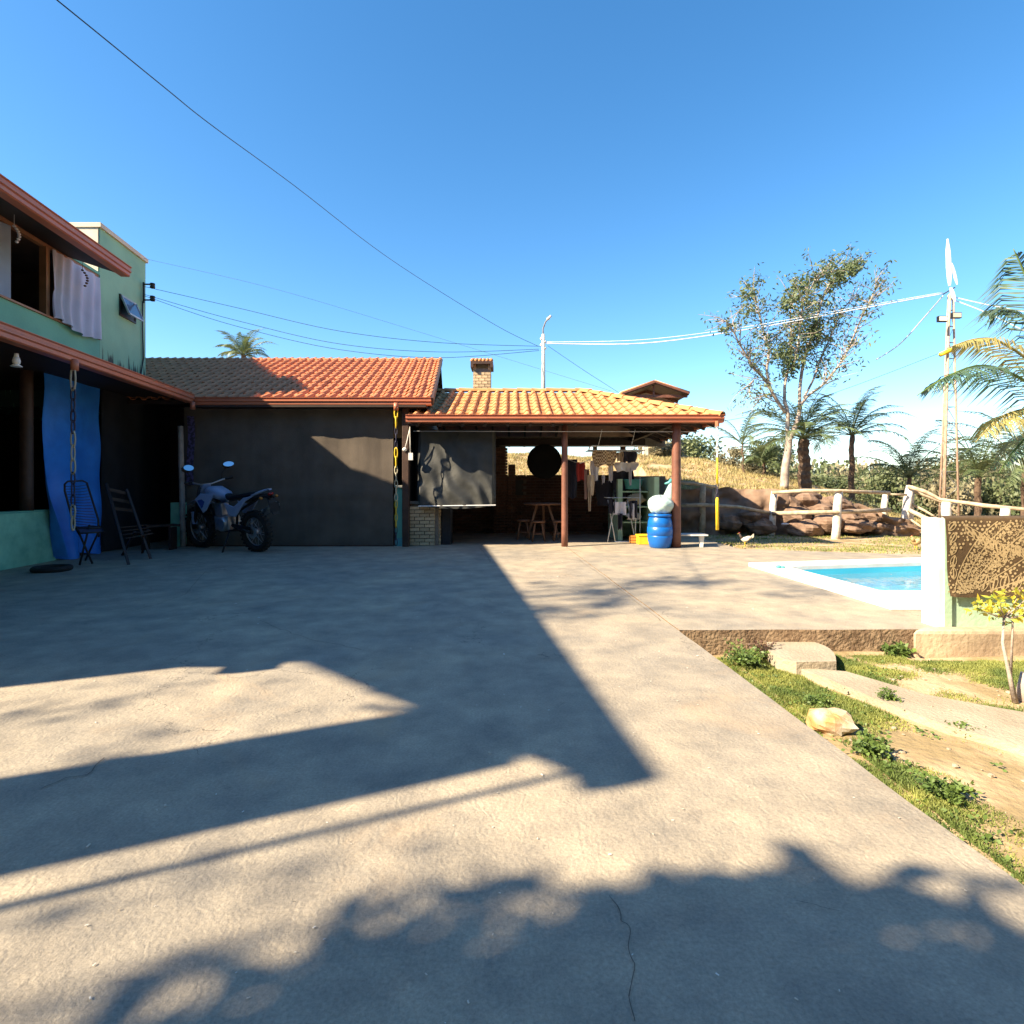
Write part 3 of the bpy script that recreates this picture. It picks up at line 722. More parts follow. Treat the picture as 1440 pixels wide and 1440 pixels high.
for i in range(14):
    x=-1.8+i*.43; 
    if x<hipx: b.bar((x,YG2+.05,ZG2-.12),(x,YR2,ZR2-.12),.05,.09); b.bar((x,YR2,ZR2-.12),(x,16.2,ZG2-.12),.05,.09)
for i in range(10):
    y=11+i*.55; b.bar((xR-.05,y,ZG2-.12),(lerp(xR,hipx,min(1,(y-YG2)/(YR2-YG2)) if y<YR2 else max(0,(16.35-y)/2.8)),y,lerp(ZG2,ZR2,min(1,(y-YG2)/(YR2-YG2)) if y<YR2 else (16.35-y)/2.8)-.12),.05,.08)
b.bar((-2,11.15,2.42),(3.5,11.15,2.42),.09,.11); b.bar((3.15,11.1,2.42),(3.15,15.9,2.42),.09,.11); b.bar((-2,15.0,2.36),(3.5,15.0,2.36),.1,.16)
part('rafters',b,M['ceil'],pav)
lay_tiles(pav,M['tile2'],YG2,ZG2,YR2,ZR2,-2.0,xR,0,inside=ins)
# right hip face tiles (thin sliver from here, whole from the side)
b=MB()
for i in range(25):
    y=YG2+.11+i*.225; 
    t=(y-YG2)/(YR2-YG2) if y<YR2 else (16.35-y)/2.8
    if t>.04: b.tube([(xR,y,ZG2+.02),(lerp(xR,hipx,t),y,lerp(ZG2,ZR2,t)+.02)],.07,8)
o=part('tile_rows',b,M['tile2'],pav)
cm2=cap_mesh(M['tile2'],.40,.105)
hp=Vector((hipx,YR2,ZR2)); hc=Vector((xR,YG2,ZG2)); d=(hp-hc); n=int(d.length/.34); ms=[]
for i in range(n):
    p=hc+d*(i/n)+Vector((0,0,.035)); s=d.normalized(); u=s.cross(Vector((0,0,1))).normalized()
    ms.append(basis(u,s,p-OFF[pav.name]))
x=-1.95
while x<hipx: ms.append(basis(Vector((0,-1,0)),Vector((1,0,random.uniform(-.012,.012))),Vector((x,YR2,ZR2+.02+random.uniform(0,.008)))-OFF[pav.name])); x+=.345
copies('ridge_cap',cm2,pav,ms)
part('gutter',gutter_prof(MB(),(-2.0,10.70,2.38),(3.99,10.70,2.38),(0,-1,0),.15,.13),M['gutter'],pav,label='long front gutter')
part('gutter',gutter_prof(MB(),(3.985,10.70,2.38),(3.985,16.4,2.38),(1,0,0),.15,.13),M['gutter'],pav,label='side gutter')
# posts
def rpost(px,D,r,lab): 
    x=(px-720)/F*D; return post('round_post',(x,D,0),r,0,2.38,M['wood_red'],lab,14)
rpost(794,11.15,.062,'slim reddish brown round post standing in the middle of the pavilion front')
rpost(951,10.98,.085,'thick reddish brown round post beside the blue drum')
for x,lab in ((-1.9,'rear pavilion post in the left back corner'),(3.1,'rear pavilion post at the right back corner')):
    post('round_post',(x,15.9,0),.08,0,2.45,M['wood_red'],lab)
# thin rod under the eave
part('rod',MB().tube([(-1.9,10.95,2.24),(3.6,10.95,2.23)],.008,6),M['steel'],pav)
# side and back walls
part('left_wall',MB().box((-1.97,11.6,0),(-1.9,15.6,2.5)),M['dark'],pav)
bw=thing('brick_back_wall','dim brown brick back wall of the pavilion with a wide opening','wall',(0,15,0))
def skipb(x,z):  # coordinates from left end (-1.9)
    X=-1.9+x
    if z>1.48 and z<2.24 and X>-.30: return True
    if -.42<X<.30 and .95<z<1.38: return True
    return False
part('core',MB().box((-1.9,15.03,0),(4.05,15.13,1.46)).box((-1.9,15.03,1.46),(-.30,15.13,2.26)).box((-1.9,15.03,2.24),(4.05,15.13,2.5)).box((2.15,15.03,1.46),(2.25,15.13,2.24)),M['mortar'],bw)
bricks(bw,M['brick_red'],(-1.9,14.985,0.0),(1,0,0),5.1,2.25,.24,.075,.09,skip=skipb)
part('oven_dark_panel',MB().box((-.42,14.99,.95),(.30,15.02,1.38)),M['black'],bw)  # flat black panel, darkness of the oven mouth put into its colour
pil=thing('brick_pillar','brown brick pillar with stepped shoulder behind the hanging tarp','pillar',(-.3,14.6,0))
part('core',MB().box((-.42,14.55,0),(-.16,14.8,2.2)),M['mortar'],pil)
bricks(pil,M['brick_red'],(-.46,14.5,0),(1,0,0),.36,2.2,.18,.075,.1)
bricks(pil,M['brick_red'],(-.1,14.5,0),(1,0,0),.2,1.75,.2,.075,.1)
part('core',MB().box((-.1,14.55,0),(.08,14.8,1.75)),M['mortar'],pil)
# brick half wall at the left front
hw=thing('brick_half_wall','pale yellow brick half wall below the hanging tarp','wall',(-1.8,11.3,0))
xa=(577-720)/F*11.35; xb=(617-720)/F*11.35
part('core',MB().box((xa+.01,11.36,0),(xb-.01,11.5,.82)),M['mortar'],hw)
bricks(hw,M['brick'],(xa,11.35,.01),(1,0,0),xb-xa,.80,.2,.071,.1,.013)
bricks(hw,M['brick'],(xb-.02,11.42,.01),(0,1,0),.5,.80,.2,.071,.08,.013)
part('counter',MB().box((xa-.02,11.3,.83),(xb+.9,11.9,.88)),M['mortar'],hw)
part('side_leg',MB().box((xb+.03,11.5,0),(xb+.22,11.9,.83)),M['tarp_dark'],hw)
# black and grey tarp over the counter
def dt(u,v):
    x=lerp((586-720)/F*11.2,(697-720)/F*11.2,u); z=lerp(2.30,.80-.06*math.sin(u*PI),v)
    bulge=.14*math.sin(min(1,v*1.05)*PI*.5)*(.6+.4*math.sin(u*PI))
    y=11.28-bulge+.035*nz(x*2,z*1.4,2,1.6)+.034*math.sin((x+z*.6)*16+4*nz(x,z,0,1.5))*v-.05*math.sin(u*PI)*max(0,v-.6)
    if u<.03 or u>.97: y+=.12
    return (x,y,z)
tp=single('hanging_tarp',cloth(dt,80,60),M['tarp_blk'],'bulging dark grey tarp hanging from the pavilion eave above the brick half wall','tarp',smooth=True)
b=MB().tube([((588-720)/F*11.1,11.12,.79),((697-720)/F*11.1,11.1,.81)],.014,6); single('tarp_bar',b,M['white_metal'],'thin pale bar along the bottom hem of the dark grey tarp','bar')
# switch boxes at corner
sb=thing('switch_box','small white electrical box with loop of cable on the dark corner post','switch',P(577,640,11.05))
q=P(577.5,642,11.05); part('box',MB().box((q.x-.04,q.y-.03,q.z-.07),(q.x+.045,q.y+.02,q.z+.07)),M['white_paint'],sb)
q=P(569,632,11.05); part('plug',MB().ell(q,(.045,.03,.04),10,6),M['white_paint'],sb,True)
part('cord',MB().tube([q,P(572,622,11.05),P(575,608,11.05),P(576.5,600,11.05),P(577,640,11.05)],.009,6),M['white_paint'],sb,True)
# black hanging disc, table, stools
q=P(765.5,649,12.6); M['soot']=mat('soot_black',(.006,.006,.006),.95,spec=.1)
b=MB().lathe(q,[(0,-.03),(.2,-.04),(.37,-.015),(.385,.0),(.37,.02),(.2,.05),(0,.06)],32,'y'); 
dk=single('hanging_disc',b,M['soot'],'large round black disc hanging under the pavilion roof','disc',smooth=True)
hk=MB().tube([q+Vector((0,0,.38)),q+Vector((0,0,.95))],.01,6); part('hook',hk,M['black'],dk)
OFF[dk.name]=Vector(dk.location)
tb=thing('wooden_table','round wooden table with splayed legs inside the pavilion','table',(.8,13,0))
zt=1.15-24/F*13
part('table_top',MB().lathe((.70,13,zt),[(0,0),(.42,0),(.43,.01),(.43,.04),(0,.045)],28),M['wood_t'],tb,True)
for dx,dy in ((-.33,-.1),(.33,-.1),(.05,.3)):
    part('leg',MB().bar((.70+dx*.4,13+dy*.4,zt-.01),(.70+dx*1.1,13+dy*1.1,0),.05,.05),M['wood_t'],tb)
def stool(x,y,h,lab):
    t=thing('wooden_stool',lab,'stool',(x,y,0),'stools around the pavilion table')
    part('seat',MB().lathe((x,y,h-.04),[(0,0),(.14,0),(.15,.01),(.15,.035),(.13,.04),(0,.04)],20),M['wood_t'],t,True)
    for k in range(4):
        a=PI/4+k*PI/2; part('leg',MB().tube([(x+.10*math.cos(a),y+.10*math.sin(a),h-.04),(x+.19*math.cos(a),y+.19*math.sin(a),0)],.018,7),M['wood_t'],t,True)
    for k in range(4):
        a=PI/4+k*PI/2; a2=a+PI/2; part('rung',MB().tube([(x+.155*math.cos(a),y+.155*math.sin(a),.16+.04*(k%2)),(x+.155*math.cos(a2),y+.155*math.sin(a2),.16+.04*(k%2))],.011,6),M['wood_t'],t,True)
stool((757-720)/F*12.25,12.25,.44,'middle wooden stool standing in front of the round table')
stool((736-720)/F*12.7,12.7,.44,'wooden stool left of the table, farthest from the slim post')
stool((787-720)/F*12.35,12.35,.44,'wooden stool partly behind the slim round post')
# chimney
ch=thing('brick_chimney','yellow brick chimney with dark cap and tiled top above the pavilion ridge','chimney',(-.75,15,0))
cx0=(666-720)/F*15; cx1=(690.5-720)/F*15; zb=3.0; zt=1.15+(686-514)/F*15
part('core',MB().box((cx0+.012,14.81,zb),(cx1-.012,15.2,zt-.12)),M['mortar'],ch)
bricks(ch,M['brick'],(cx0,14.82,zb),(1,0,0),cx1-cx0,zt-zb-.16,.155,.078,.05,.013)
bricks(ch,M['brick'],(cx1-.025,14.85,zb),(0,1,0),.34,zt-zb-.16,.17,.078,.05,.013)
for sx_ in (cx0,cx1-.07):
    part('cap_leg',MB().box((sx_,14.8,zt-.16),(sx_+.07,15.2,zt-.02)),M['brick'],ch)
part('cap_slab',MB().box((cx0-.06,14.7,zt-.02),(cx1+.06,15.3,zt+.05)).box((cx0-.06,14.7,zt-.11),(cx0+.012,15.3,zt-.022)).box((cx1-.012,14.7,zt-.11),(cx1+.06,15.3,zt-.022)),M['wood_dark'],ch)
b=MB()
for i in range(6):
    x=lerp(cx0-.02,cx1+.02,i/5); b.tube([(x,14.7,zt+.07),(x*.9+.1*(cx0+cx1)/2,15,zt+.15)],.05,8)
part('cap_tiles',b,M['tile2'],ch,True)
# laundry corner
lw=thing('laundry_wall','low pale green wall with cubby shelves on the right of the pavilion','wall',(3.0,12,0))
part('panel',MB().box((2.98,11.9,0),(3.08,14.9,1.38)),M['green_pale'],lw)
part('front_panel',MB().box((2.30,12.35,.0),(2.40,13.6,1.34)),M['green_pale'],lw)
b=MB().box((2.41,13.5,0),(2.97,13.55,1.3)); part('back_panel',b,M['green_low'] if 'green_low' in M else M['green_pale'],lw)
for z in (.38,.72,1.05): part('shelf',MB().box((2.41,12.4,z),(2.97,13.49,z+.03)),M['green_pale'],lw)
ts=thing('teal_tub','teal plastic tub on the top shelf of the laundry wall','tub',(2.7,12.5,1.22))
part('tub',MB().lathe((2.66,12.55,1.12),[(0,0),(.17,0),(.22,.2),(.235,.2),(.235,.215),(.205,.21),(.16,.02),(0,.02)],20),M['teal'],ts,True)
def lump(name,c,r,m,lab,cat,seed=1):
    return single(name,MB().ell(c,r,16,10,.5,seed),m,lab,cat,smooth=True)
lump('cloth_pile',(2.72,12.5,.90),(.2,.12,.12),M['beige_cloth'],'brownish cloth bundle on the laundry wall shelf','cloth',4)
lump('cloth_pile',(2.66,12.48,.52),(.16,.1,.10),M['white_cloth'],'pale cloth bundle on the lower laundry shelf','cloth',7)
q=P(900,762,12.2); single('thin_pole',MB().tube([(q.x,12.2,0),(q.x,12.2,1.38)],.012,7),M['white_metal'],'thin white pole standing in front of the laundry wall','pole',smooth=True)
# clothes rack hanging frame
z0=HC+(686-627)/F*11.9; xa=(828-720)/F*11.9; xb=(898-720)/F*11.9
fr=thing('hanging_drying_frame','white tube drying frame hung with cords under the pavilion roof','drying frame',((xa+xb)/2,11.9,z0))
part('frame',MB().tube([(xa,11.9,z0-.08),(xa+.02,11.9,z0-.02),(xa+.07,11.9,z0),(xb,11.9,z0),(xb+.2,11.95,z0-.01)],.014,7),M['white_metal'],fr,True)
for i in range(4): part('rail',MB().tube([(xa,12.0+i*.18,z0-.08),(xb+.2,12.0+i*.18,z0-.08)],.006,5),M['white_metal'],fr,True)
for x in (xa+.2,xb-.15): part('cord',MB().tube([(x,11.9,z0),(x+.06,11.8,2.36)],.005,5),M['white_metal'],fr)
def garment(px0,px1,py0,py1,D,m,lab,cat='clothes',shape=None,seed=0):
    g=M[m] if isinstance(m,str) else m
    def fn(u,v):
        wv=1+(shape(v) if shape else 0)
        c=(px0+px1)/2; px=c+(lerp(px0,px1,u)-c)*wv; 
        bot=py1+4*nz(u*3+seed,seed,0,1)
        if cat=='shirt': bot-= 10*(abs(u-.5)<.2 and v>.6)*0
        q=P(px,lerp(py0,bot,v),D)
        q.y+=.05*math.sin(u*9+seed)+.03*nz(u*4,v*2,seed,1)
        return q
    return single('garment',cloth(fn,14,12),g,lab,cat,smooth=True)
gs=[(834,866,633,655,11.95,'plaid','brown checked towel draped over the drying frame','towel'),
 (868,876,636,650,12.0,'beige_cloth','small beige cloth pegged right of the checked towel','cloth'),
 (876,895,635,650,12.0,'dark_cloth','black garment at the right end of the drying frame','clothes'),
 (830,842,648,676,12.15,'white_cloth','long white garment hanging at the left of the frame','clothes'),
 (856,862,650,677,12.2,'white_cloth','narrow white sock-like cloth hanging below the checked towel','cloth'),
 (866,896,650,662,12.2,'white_cloth','wide white sheet hanging under the black garment','sheet'),
 (884,888,660,682,12.2,'white_cloth','thin white strip hanging at the right of the frame','cloth'),
 (846,851,668,679,12.3,'white_cloth','small white square cloth hanging low in the frame','cloth'),
 (863,890,662,700,12.5,'dark_cloth','large black clothes hanging behind the white sheet','clothes'),
 (811,822,650,676,12.1,'red_cloth','dark red shirt hanging beside the slim post','shirt'),
 (798,812,646,700,12.4,'dark_cloth','black trousers hanging left of the red shirt','trousers'),
 (826,836,668,696,11.9,'beige_cloth','beige cloth trailing below the left of the frame','cloth'),
 (822,828,660,702,12.0,mat('pinkish_cloth',(.45,.27,.22),.9),'pinkish strip of cloth beside the beige cloth','cloth'),
 (827,831,690,718,11.9,'beige_cloth','narrow beige strip hanging lowest of the laundry','cloth'),
 (838,862,676,712,12.7,'dark_cloth','dark clothes hanging deep in the pavilion shade','clothes')]
for i,(a,b_,c_,d_,D,m_,lab,cat) in enumerate(gs): garment(a,b_,c_,d_,D,m_,lab,cat,seed=i*1.7,shape=(lambda v:.12*math.sin(v*5)))
# washing line with clothes
single('washing_line',MB().tube([P(798,646,12.3),P(815,652,12.1),P(830,646,12.0)],.006,5),M['white_metal'],'short cord carrying the red shirt and black trousers','cord')
# folding airer
ar=thing('folding_airer','white folding clothes airer standing at the pavilion edge','airer',P(876,758,12.2))
ya=12.15; k=lambda px,py,D:P(px,py,D)
for D0,D1 in ((11.9,12.5),):
    for (p_,q_) in (((855,703),(863,759)),((866,703),(852,752)),((895,703),(890,758)),((882,703),(891,752))):
        part('leg',MB().tube([P(p_[0],p_[1],12.2),(P(q_[0],q_[1],12.2).x,12.0,0.0)],.011,6),M['white_metal'],ar,True)
part('foot_bar',MB().tube([(P(863,759,12.2).x,12.0,.012),(P(890,759,12.2).x,12.0,.012)],.012,6),M['white_metal'],ar,True)
for i in range(7): part('rail',MB().tube([(P(852,700,12.2).x,11.95+i*.08,.94),(P(897,700,12.2).x,11.95+i*.08,.94)],.005,5),M['white_metal'],ar,True)
for i,(a,b_,c_,d_,m_,lab) in enumerate([(856,864,702,722,'dark_cloth','navy cloth over the left of the folding airer'),(863,880,706,724,'white_cloth','white cloth over the middle of the folding airer'),(885,896,704,728,'dark_cloth','dark cloth over the right of the folding airer'),(868,876,722,745,'dark_cloth','black cloth trailing under the airer'),(887,893,708,730,'white_cloth','small white cloth at the right end of the airer')]):
    garment(a,b_,c_,d_,11.9-.02*i,m_,lab,'cloth',seed=20+i)
# crate, bucket, drum, bag
q=P(903,765,11.5); cr=thing('yellow_crate','yellow plastic crate on the floor left of the blue drum','crate',(q.x,11.6,0))
part('box',MB().box((q.x-.07,11.5,.0),(q.x+.16,11.8,.17)),M['yellow'],cr,bev=.01); part('rim',MB().box((q.x-.08,11.49,.172),(q.x+.17,11.81,.195)),M['yellow'],cr)
q=P(896,760,11.7); bcr=thing('orange_crate','small orange slatted crate beside the yellow crate','crate',(q.x-.06,11.8,0))
for i in range(3): part('slat',MB().box((q.x-.13,11.7,.02+i*.055),(q.x+.03,11.72,.06+i*.055)),mat('orange_plastic',(.62,.24,.05)),bcr)
part('body',MB().box((q.x-.12,11.722,.0),(q.x+.02,11.9,.15)),mat('dark_orange_plastic',(.42,.18,.05)),bcr)
xd=(928-720)/F*10.95; yd=10.95
dr=thing('blue_drum','bright blue plastic drum standing beside the thick pavilion post','drum',(xd,yd,0))
part('body',MB().lathe((xd,yd,0),[(0,.0),(.175,.0),(.195,.02),(.222,.12),(.235,.20),(.237,.235),(.231,.24),(.238,.245),(.243,.32),(.238,.40),(.231,.405),(.236,.41),(.225,.50),(.205,.575),(.19,.60),(0,.60)],40),M['blue_drum'],dr,True)
part('rim',MB().lathe((xd,yd,.6),[(.185,0),(.215,.0),(.218,.02),(.215,.045),(.2,.05),(.0,.05)],36),M['blue_drum'],dr,True)
bg_=thing('stuffed_plastic_bag','bulging pale plastic bag sitting on top of the blue drum','bag',(xd,yd,.65))
b=MB()
def bagf(u,v):
    a=u*2*PI; th=v*PI; r=1+.16*mnoise.noise(Vector((math.cos(a)*1.6,math.sin(a)*1.6,v*3)))+.06*mnoise.noise(Vector((math.cos(a)*6,math.sin(a)*6,v*8)))
    return (xd+.02+.25*r*math.sin(th)**.8*math.cos(a),yd+.20*r*math.sin(th)**.8*math.sin(a),.65+.17-.175*r*math.cos(th) if False else .65+.175+.175*r*math.cos(th))
b.grid(bagf,48,28); part('bag',b,M['bag'],bg_,True)
b=MB().tube([(xd+.22,yd+.25,.0),(xd+.22,yd+.25,.7),(xd+.24,yd+.25,1.0),(xd+.285,yd+.25,1.26)],[.12,.15,.10,.025],10)
single('standing_bag',b,M['bag'],'tall pale plastic wrap leaning up behind the bag on the drum','plastic bag',smooth=True)
b=MB().tube([(xd+.16,yd+.25,1.23),(xd+.24,yd+.25,1.25),(xd+.30,yd+.25,1.30)],[.015,.03,.05],8)
single('teal_cloth',b,M['teal'],'teal cap on the tall plastic wrap beside the thick post','cap',smooth=True)
# right rain chain
xc=(1007-720)/F*10.72
chain('rain_chain','white and yellow rain chain with long yellow pipe at the pavilion corner',xc,10.66,[(2.36,1.72,M['white_metal'],'white_links',.035),(1.25,.95,M['link_dark'],'dark_links',.03)])
yc=bpy.data.objects[[o.name for o in bpy.data.objects if o.name.startswith('rain_chain')][-1]]
part('upper_pipe',MB().tube([(xc,10.66,1.72),(xc,10.66,1.22)],.02,8),M['yellow'],yc,True)
part('lower_pipe',MB().tube([(xc,10.66,.97),(xc,10.66,.93),(xc,10.66,.36)],[.02,.03,.03],10),M['yellow'],yc,True)
part('gutter_outlet',MB().tube([(xc,10.66,2.30),(xc,10.66,2.40)],.04,8),M['gutter'],pav)

# ---------------------------------------------------------------- behind the roofs: kiosk, pole
kk=thing('small_tiled_hut_roof','small reddish tiled canopy on posts beyond the pavilion','canopy',(5,22,1.5))
kc=P(911,545,22); zk=kc.z
ap=Vector((kc.x-.1,22,zk+.04)); c4=[P(868,562,21),P(958,562,21),P(945,562,23.5),P(868,562,23.5)]
xl_,xr2=kc.x-1.2,kc.x+1.25; ze=zk-.42
b=MB()
for xe in (xl_,xr2):
    b.hexa([(xe,20.9,ze-.05),(kc.x,20.9,zk-.05),(kc.x,23.6,zk-.05),(xe,23.6,ze-.05),(xe,20.9,ze),(kc.x,20.9,zk),(kc.x,23.6,zk),(xe,23.6,ze)])
part('deck',b,M['wood_dark'],kk)
b=MB()
for xe in (xl_,xr2):
    b.bar((xe,20.88,ze+.02),(kc.x,20.88,zk+.02),.03,.07)
    b.bar((xe,22.3,ze-.1),(kc.x,22.3,zk-.1),.06,.1)
b.bar((xl_,21.1,ze-.06),(xr2,21.1,ze-.06),.07,.1); b.bar((kc.x,21.1,ze-.06),(kc.x,21.1,zk-.08),.06,.06)
part('beams',b,M['wood_red'],kk)
b=MB()
for xe,sg in ((xl_,-1),(xr2,1)):
    for k in range(12):
        y=20.95+k*.235; b.tube([(xe-sg*-.03,y,ze+.03),(kc.x,y,zk+.04)],.065,7)
o=part('tile_rows',b,M['tile2'],kk,True); o['kind']='stuff'
for x,y in ((kc.x-.05,22.2),): part('post',MB().box((x-.09,y-.09,1.4),(x+.09,y+.09,zk-.3)),M['pale_post'],kk)
up=thing('street_light_pole','slim concrete utility pole with curved lamp arm behind the roofs','light pole',P(764,600,19))
xp_=P(764,600,19).x; zt=P(764,470,19).z
part('shaft',MB().tube([(xp_,19,1.5),(xp_,19,zt)],[.09,.055],10),M['conc_pole'],up,True)
part('arm',MB().tube([(xp_,19,zt-.4),P(763.5,463,19),P(767,453,18.8),P(773,445,18.6)],.025,8),M['steel'],up,True)
part('lamp_head',MB().tube([P(770,449,18.65),P(775,444,18.55)],[.05,.035],8),M['white_metal'],up,True)
for i in range(4): part('insulator',MB().lathe(P(766.5 if i%2 else 761.5,476+i*4.5,19),[(0,-.05),(.04,-.04),(.05,0),(.03,.04),(0,.05)],8),M['white_paint'],up,True)
# ---------------------------------------------------------------- overhead wires
def wire(name,pts,r,m,lab):
    P_=[P(*p) for p in pts]
    # smooth through the points
    out=[]
    for i in range(len(P_)-1):
        p0=P_[max(0,i-1)];p1=P_[i];p2=P_[i+1];p3=P_[min(len(P_)-1,i+2)]
        for k in range(8):
            t=k/8; out.append(.5*((2*p1)+(p2-p0)*t+(2*p0-5*p1+4*p2-p3)*t*t+(3*p1-p0-3*p2+p3)*t**3))
    out.append(P_[-1])
    rr=[max(r,r*p.y/12) for p in out]
    return single(name,MB().tube(out,rr,5),m,lab,'wire',smooth=True)
wire('overhead_wire',[(-330,-330,3.1),(80,0,4),(230,122,5.2),(300,178,6.2),(415,262,8.4),(560,372,12),(700,459,16.5),(757,487,19)],.005,M['cable'],'long dark wire sweeping from the upper left corner to the slim pole')
wire('overhead_wire',[(203,403,11.6),(330,432,12.5),(480,466,15),(620,482,17),(760,487,19)],.005,M['cable'],'uppermost of the dark wires between the wall bracket and the slim pole')
wire('overhead_wire',[(203,414,11.6),(330,450,12.5),(480,484,15),(620,495,17),(758,491,19)],.005,M['cable'],'middle of the sagging wires between the wall bracket and the slim pole')
wire('overhead_wire',[(203,416,11.6),(330,458,12.5),(480,492,15),(620,503,17),(758,493,19)],.005,M['cable'],'lowest of the sagging wires between the wall bracket and the slim pole')
wire('overhead_wire',[(196,362,11.5),(400,410,16),(600,470,20),(860,550,23)],.003,mat('hazy_cable',(.20,.28,.36),.7),'faint thin wire rising behind the green wall across the sky')
wire('overhead_wire',[(768,483,19),(900,483,18),(1040,465,17),(1200,436,16.3),(1326,413,16)],.011,M['cable_w'],'thick white wire from the slim pole to the windmill mast')
wire('overhead_wire',[(768,481,19),(900,478,18),(1040,461,17),(1200,433,16.3),(1326,411,16)],.006,M['cable_w'],'thinner white wire just above the thick one to the windmill mast')
wire('overhead_wire',[(1232,506,19),(1265,484,18),(1300,446,17),(1326,416,16)],.011,M['cable_w'],'white stay falling leftwards from the windmill mast')
wire('overhead_wire',[(1342,418,16),(1395,430,15.5),(1450,440,15)],.010,M['cable_w'],'upper white wire leaving the windmill mast to the right')
wire('overhead_wire',[(1342,422,16),(1390,441,15.5),(1450,470,15)],.010,M['cable_w'],'lower white wire leaving the windmill mast to the right')
wire('overhead_wire',[(1019,592,10.9),(1100,575,12.5),(1200,543,14.5),(1328,494,16)],.004,M['cable'],'thin dark wire from the pavilion corner to the windmill mast')
wire('overhead_wire',[(770,486,19),(820,520,21),(870,552,22)],.004,M['cable'],'short dark wire from the slim pole down to the hut roof')

# ---------------------------------------------------------------- windmill mast
wm=thing('windmill_mast','tall rusty lattice mast with white blades and two floodlights','windmill',P(1332,725,16))
bz=hgt(12.3,16)-.1; top=P(1338,414,16)
legs=[]
for (bx,dy) in ((1320,-.18),(1328,.22),(1345,-.1)):
    a=P(bx,725,16); a=Vector((a.x,16+dy,bz)); b_=Vector((top.x+(a.x-top.x)*.22,16+dy*.2,top.z)); legs.append((a,b_))
    part('leg',MB().tube([a,b_],.028,6),mat('rusty_pale_steel',(.50,.36,.27),.7,(.36,.24,.17),9),wm,True)
b=MB()
for i in range(15):
    t0=i/15; t1=(i+1)/15
    for k in range(3):
        a0,b0=legs[k]; a1,b1=legs[(k+1)%3]
        b.bar(a0.lerp(b0,t0),a1.lerp(b1,t0),.016); 
        if (i+k)%2: b.bar(a0.lerp(b0,t0),a1.lerp(b1,t1),.012)
part('lattice',b,M['steel'],wm)
part('inner_pole',MB().tube([P(1326,722,15.95),P(1330,560,15.95),P(1336,414,15.95)],[.03,.03,.035],8),M['fence'],wm,True)
def blade(p,q,w_):
    p=Vector(p);q=Vector(q);d=(q-p); n=Vector((1,0,.1)); 
    b=MB(); L_=[]
    for t,k in ((0,.3),(.15,.75),(.4,1),(.75,.8),(1,.15)):
        c=p+d*t; L_.append((c-n*w_*k/2,c+n*w_*k/2))
    for (a,b1),(c,e) in zip(L_,L_[1:]): b.hexa([a+Vector((0,.02,0)),b1+Vector((0,.02,0)),b1-Vector((0,.02,0)),a-Vector((0,.02,0)),c+Vector((0,.02,0)),e+Vector((0,.02,0)),e-Vector((0,.02,0)),c-Vector((0,.02,0))])
    return b
wb=mat('white_blade',(.85,.85,.85),.4)
part('blade',blade(P(1335.5,402,16),P(1332.5,336,16),.13),wb,wm); part('blade',blade(P(1338,370,16),P(1346,400,16),.07),wb,wm)
part('blade',blade(P(1337,404,15.9),P(1343,424,15.8),.09),wb,wm)
part('tail_boom',MB().bar(P(1326,414,16),P(1343,404,15.9),.03),M['cable'],wm)
for (px,py,lit) in ((1325.5,449,1),(1345,444,0)):
    q=P(px,py,15.75); fl=part('floodlight',MB().box((q.x-.13,q.y-.03,q.z-.07),(q.x+.13,q.y+.06,q.z+.09)),M['black'],wm,bev=.01)
    part('lens',MB().box((q.x-.11,q.y-.037,q.z-.05),(q.x+.11,q.y-.031,q.z+.07)),M['white_paint'] if lit else M['cream'],fl)  # whiter lens colour stands in for light on that lamp
part('clamp',MB().tube([P(1322,499,15.9),P(1343,490,15.9)],.06,8),M['yellow'],wm,True)

# ---------------------------------------------------------------- fence
fe=thing('rail_fence','rustic pale post and rail fence in front of the earth bank','fence',P(1178,757,13))
def fpost(a,b_,D,r,m,nm='post'):
    A=P(a[0],a[1],D);B=P(b_[0],b_[1],D); B.z-=.1; r*=.74
    part(nm,MB().tube([B,B.lerp(A,.33)+Vector((.01,0,0)),B.lerp(A,.7)-Vector((.012,0,0)),A],[r*1.1,r,r*1.04,r*.9],8),m,fe,True)
fw=M['pale_post']; fd=M['fence']  # pale colour puts sunlight into the lit posts, darker wood marks shaded ones
fpost((989,683),(987,746),14.0,.10,fd); fpost((1005,682),(1004,742),14.3,.07,fd)
fpost((1089,691),(1084,753),13.9,.11,fw); fpost((1180,690),(1174,758),12.9,.12,fw); fpost((1246,691),(1240,751),14.3,.10,fw)
fpost((1280,683),(1269,749),14.5,.13,fw); fpost((1282,690),(1279,748),14.7,.10,fw)
fpost((1331,706),(1331,740),14.0,.14,fw); fpost((1414,715),(1414,742),13.0,.13,fw)
def frail(pts,r):
    q=[P(*p) for p in pts]; n=len(q); r*=.85
    part('rail',MB().tube(q,[r*(1+.15*math.sin(i*2.1)) for i in range(n)],7),fd,fe,True)
frail([(955,679,14),(975,680,14),(1007,685,14.2)],.05)
frail([(958,711,13.9),(988,710,13.9),(1040,713,13.9),(1090,723,13.9)],.055)
frail([(1086,693,13.8),(1130,690,13.3),(1180,690,12.8),(1220,692,13.6),(1250,693,14.2)],.05)
frail([(1086,722,13.8),(1130,721,13.3),(1176,720,12.8),(1215,719,13.6),(1250,717,14.2)],.06)
frail([(1250,695,14.3),(1275,696,14.4)],.03)
frail([(1277,684,14.4),(1300,691,14.3),(1322,702,14.1),(1350,706,13.8),(1385,711,13.4),(1450,717,12.7)],.055)
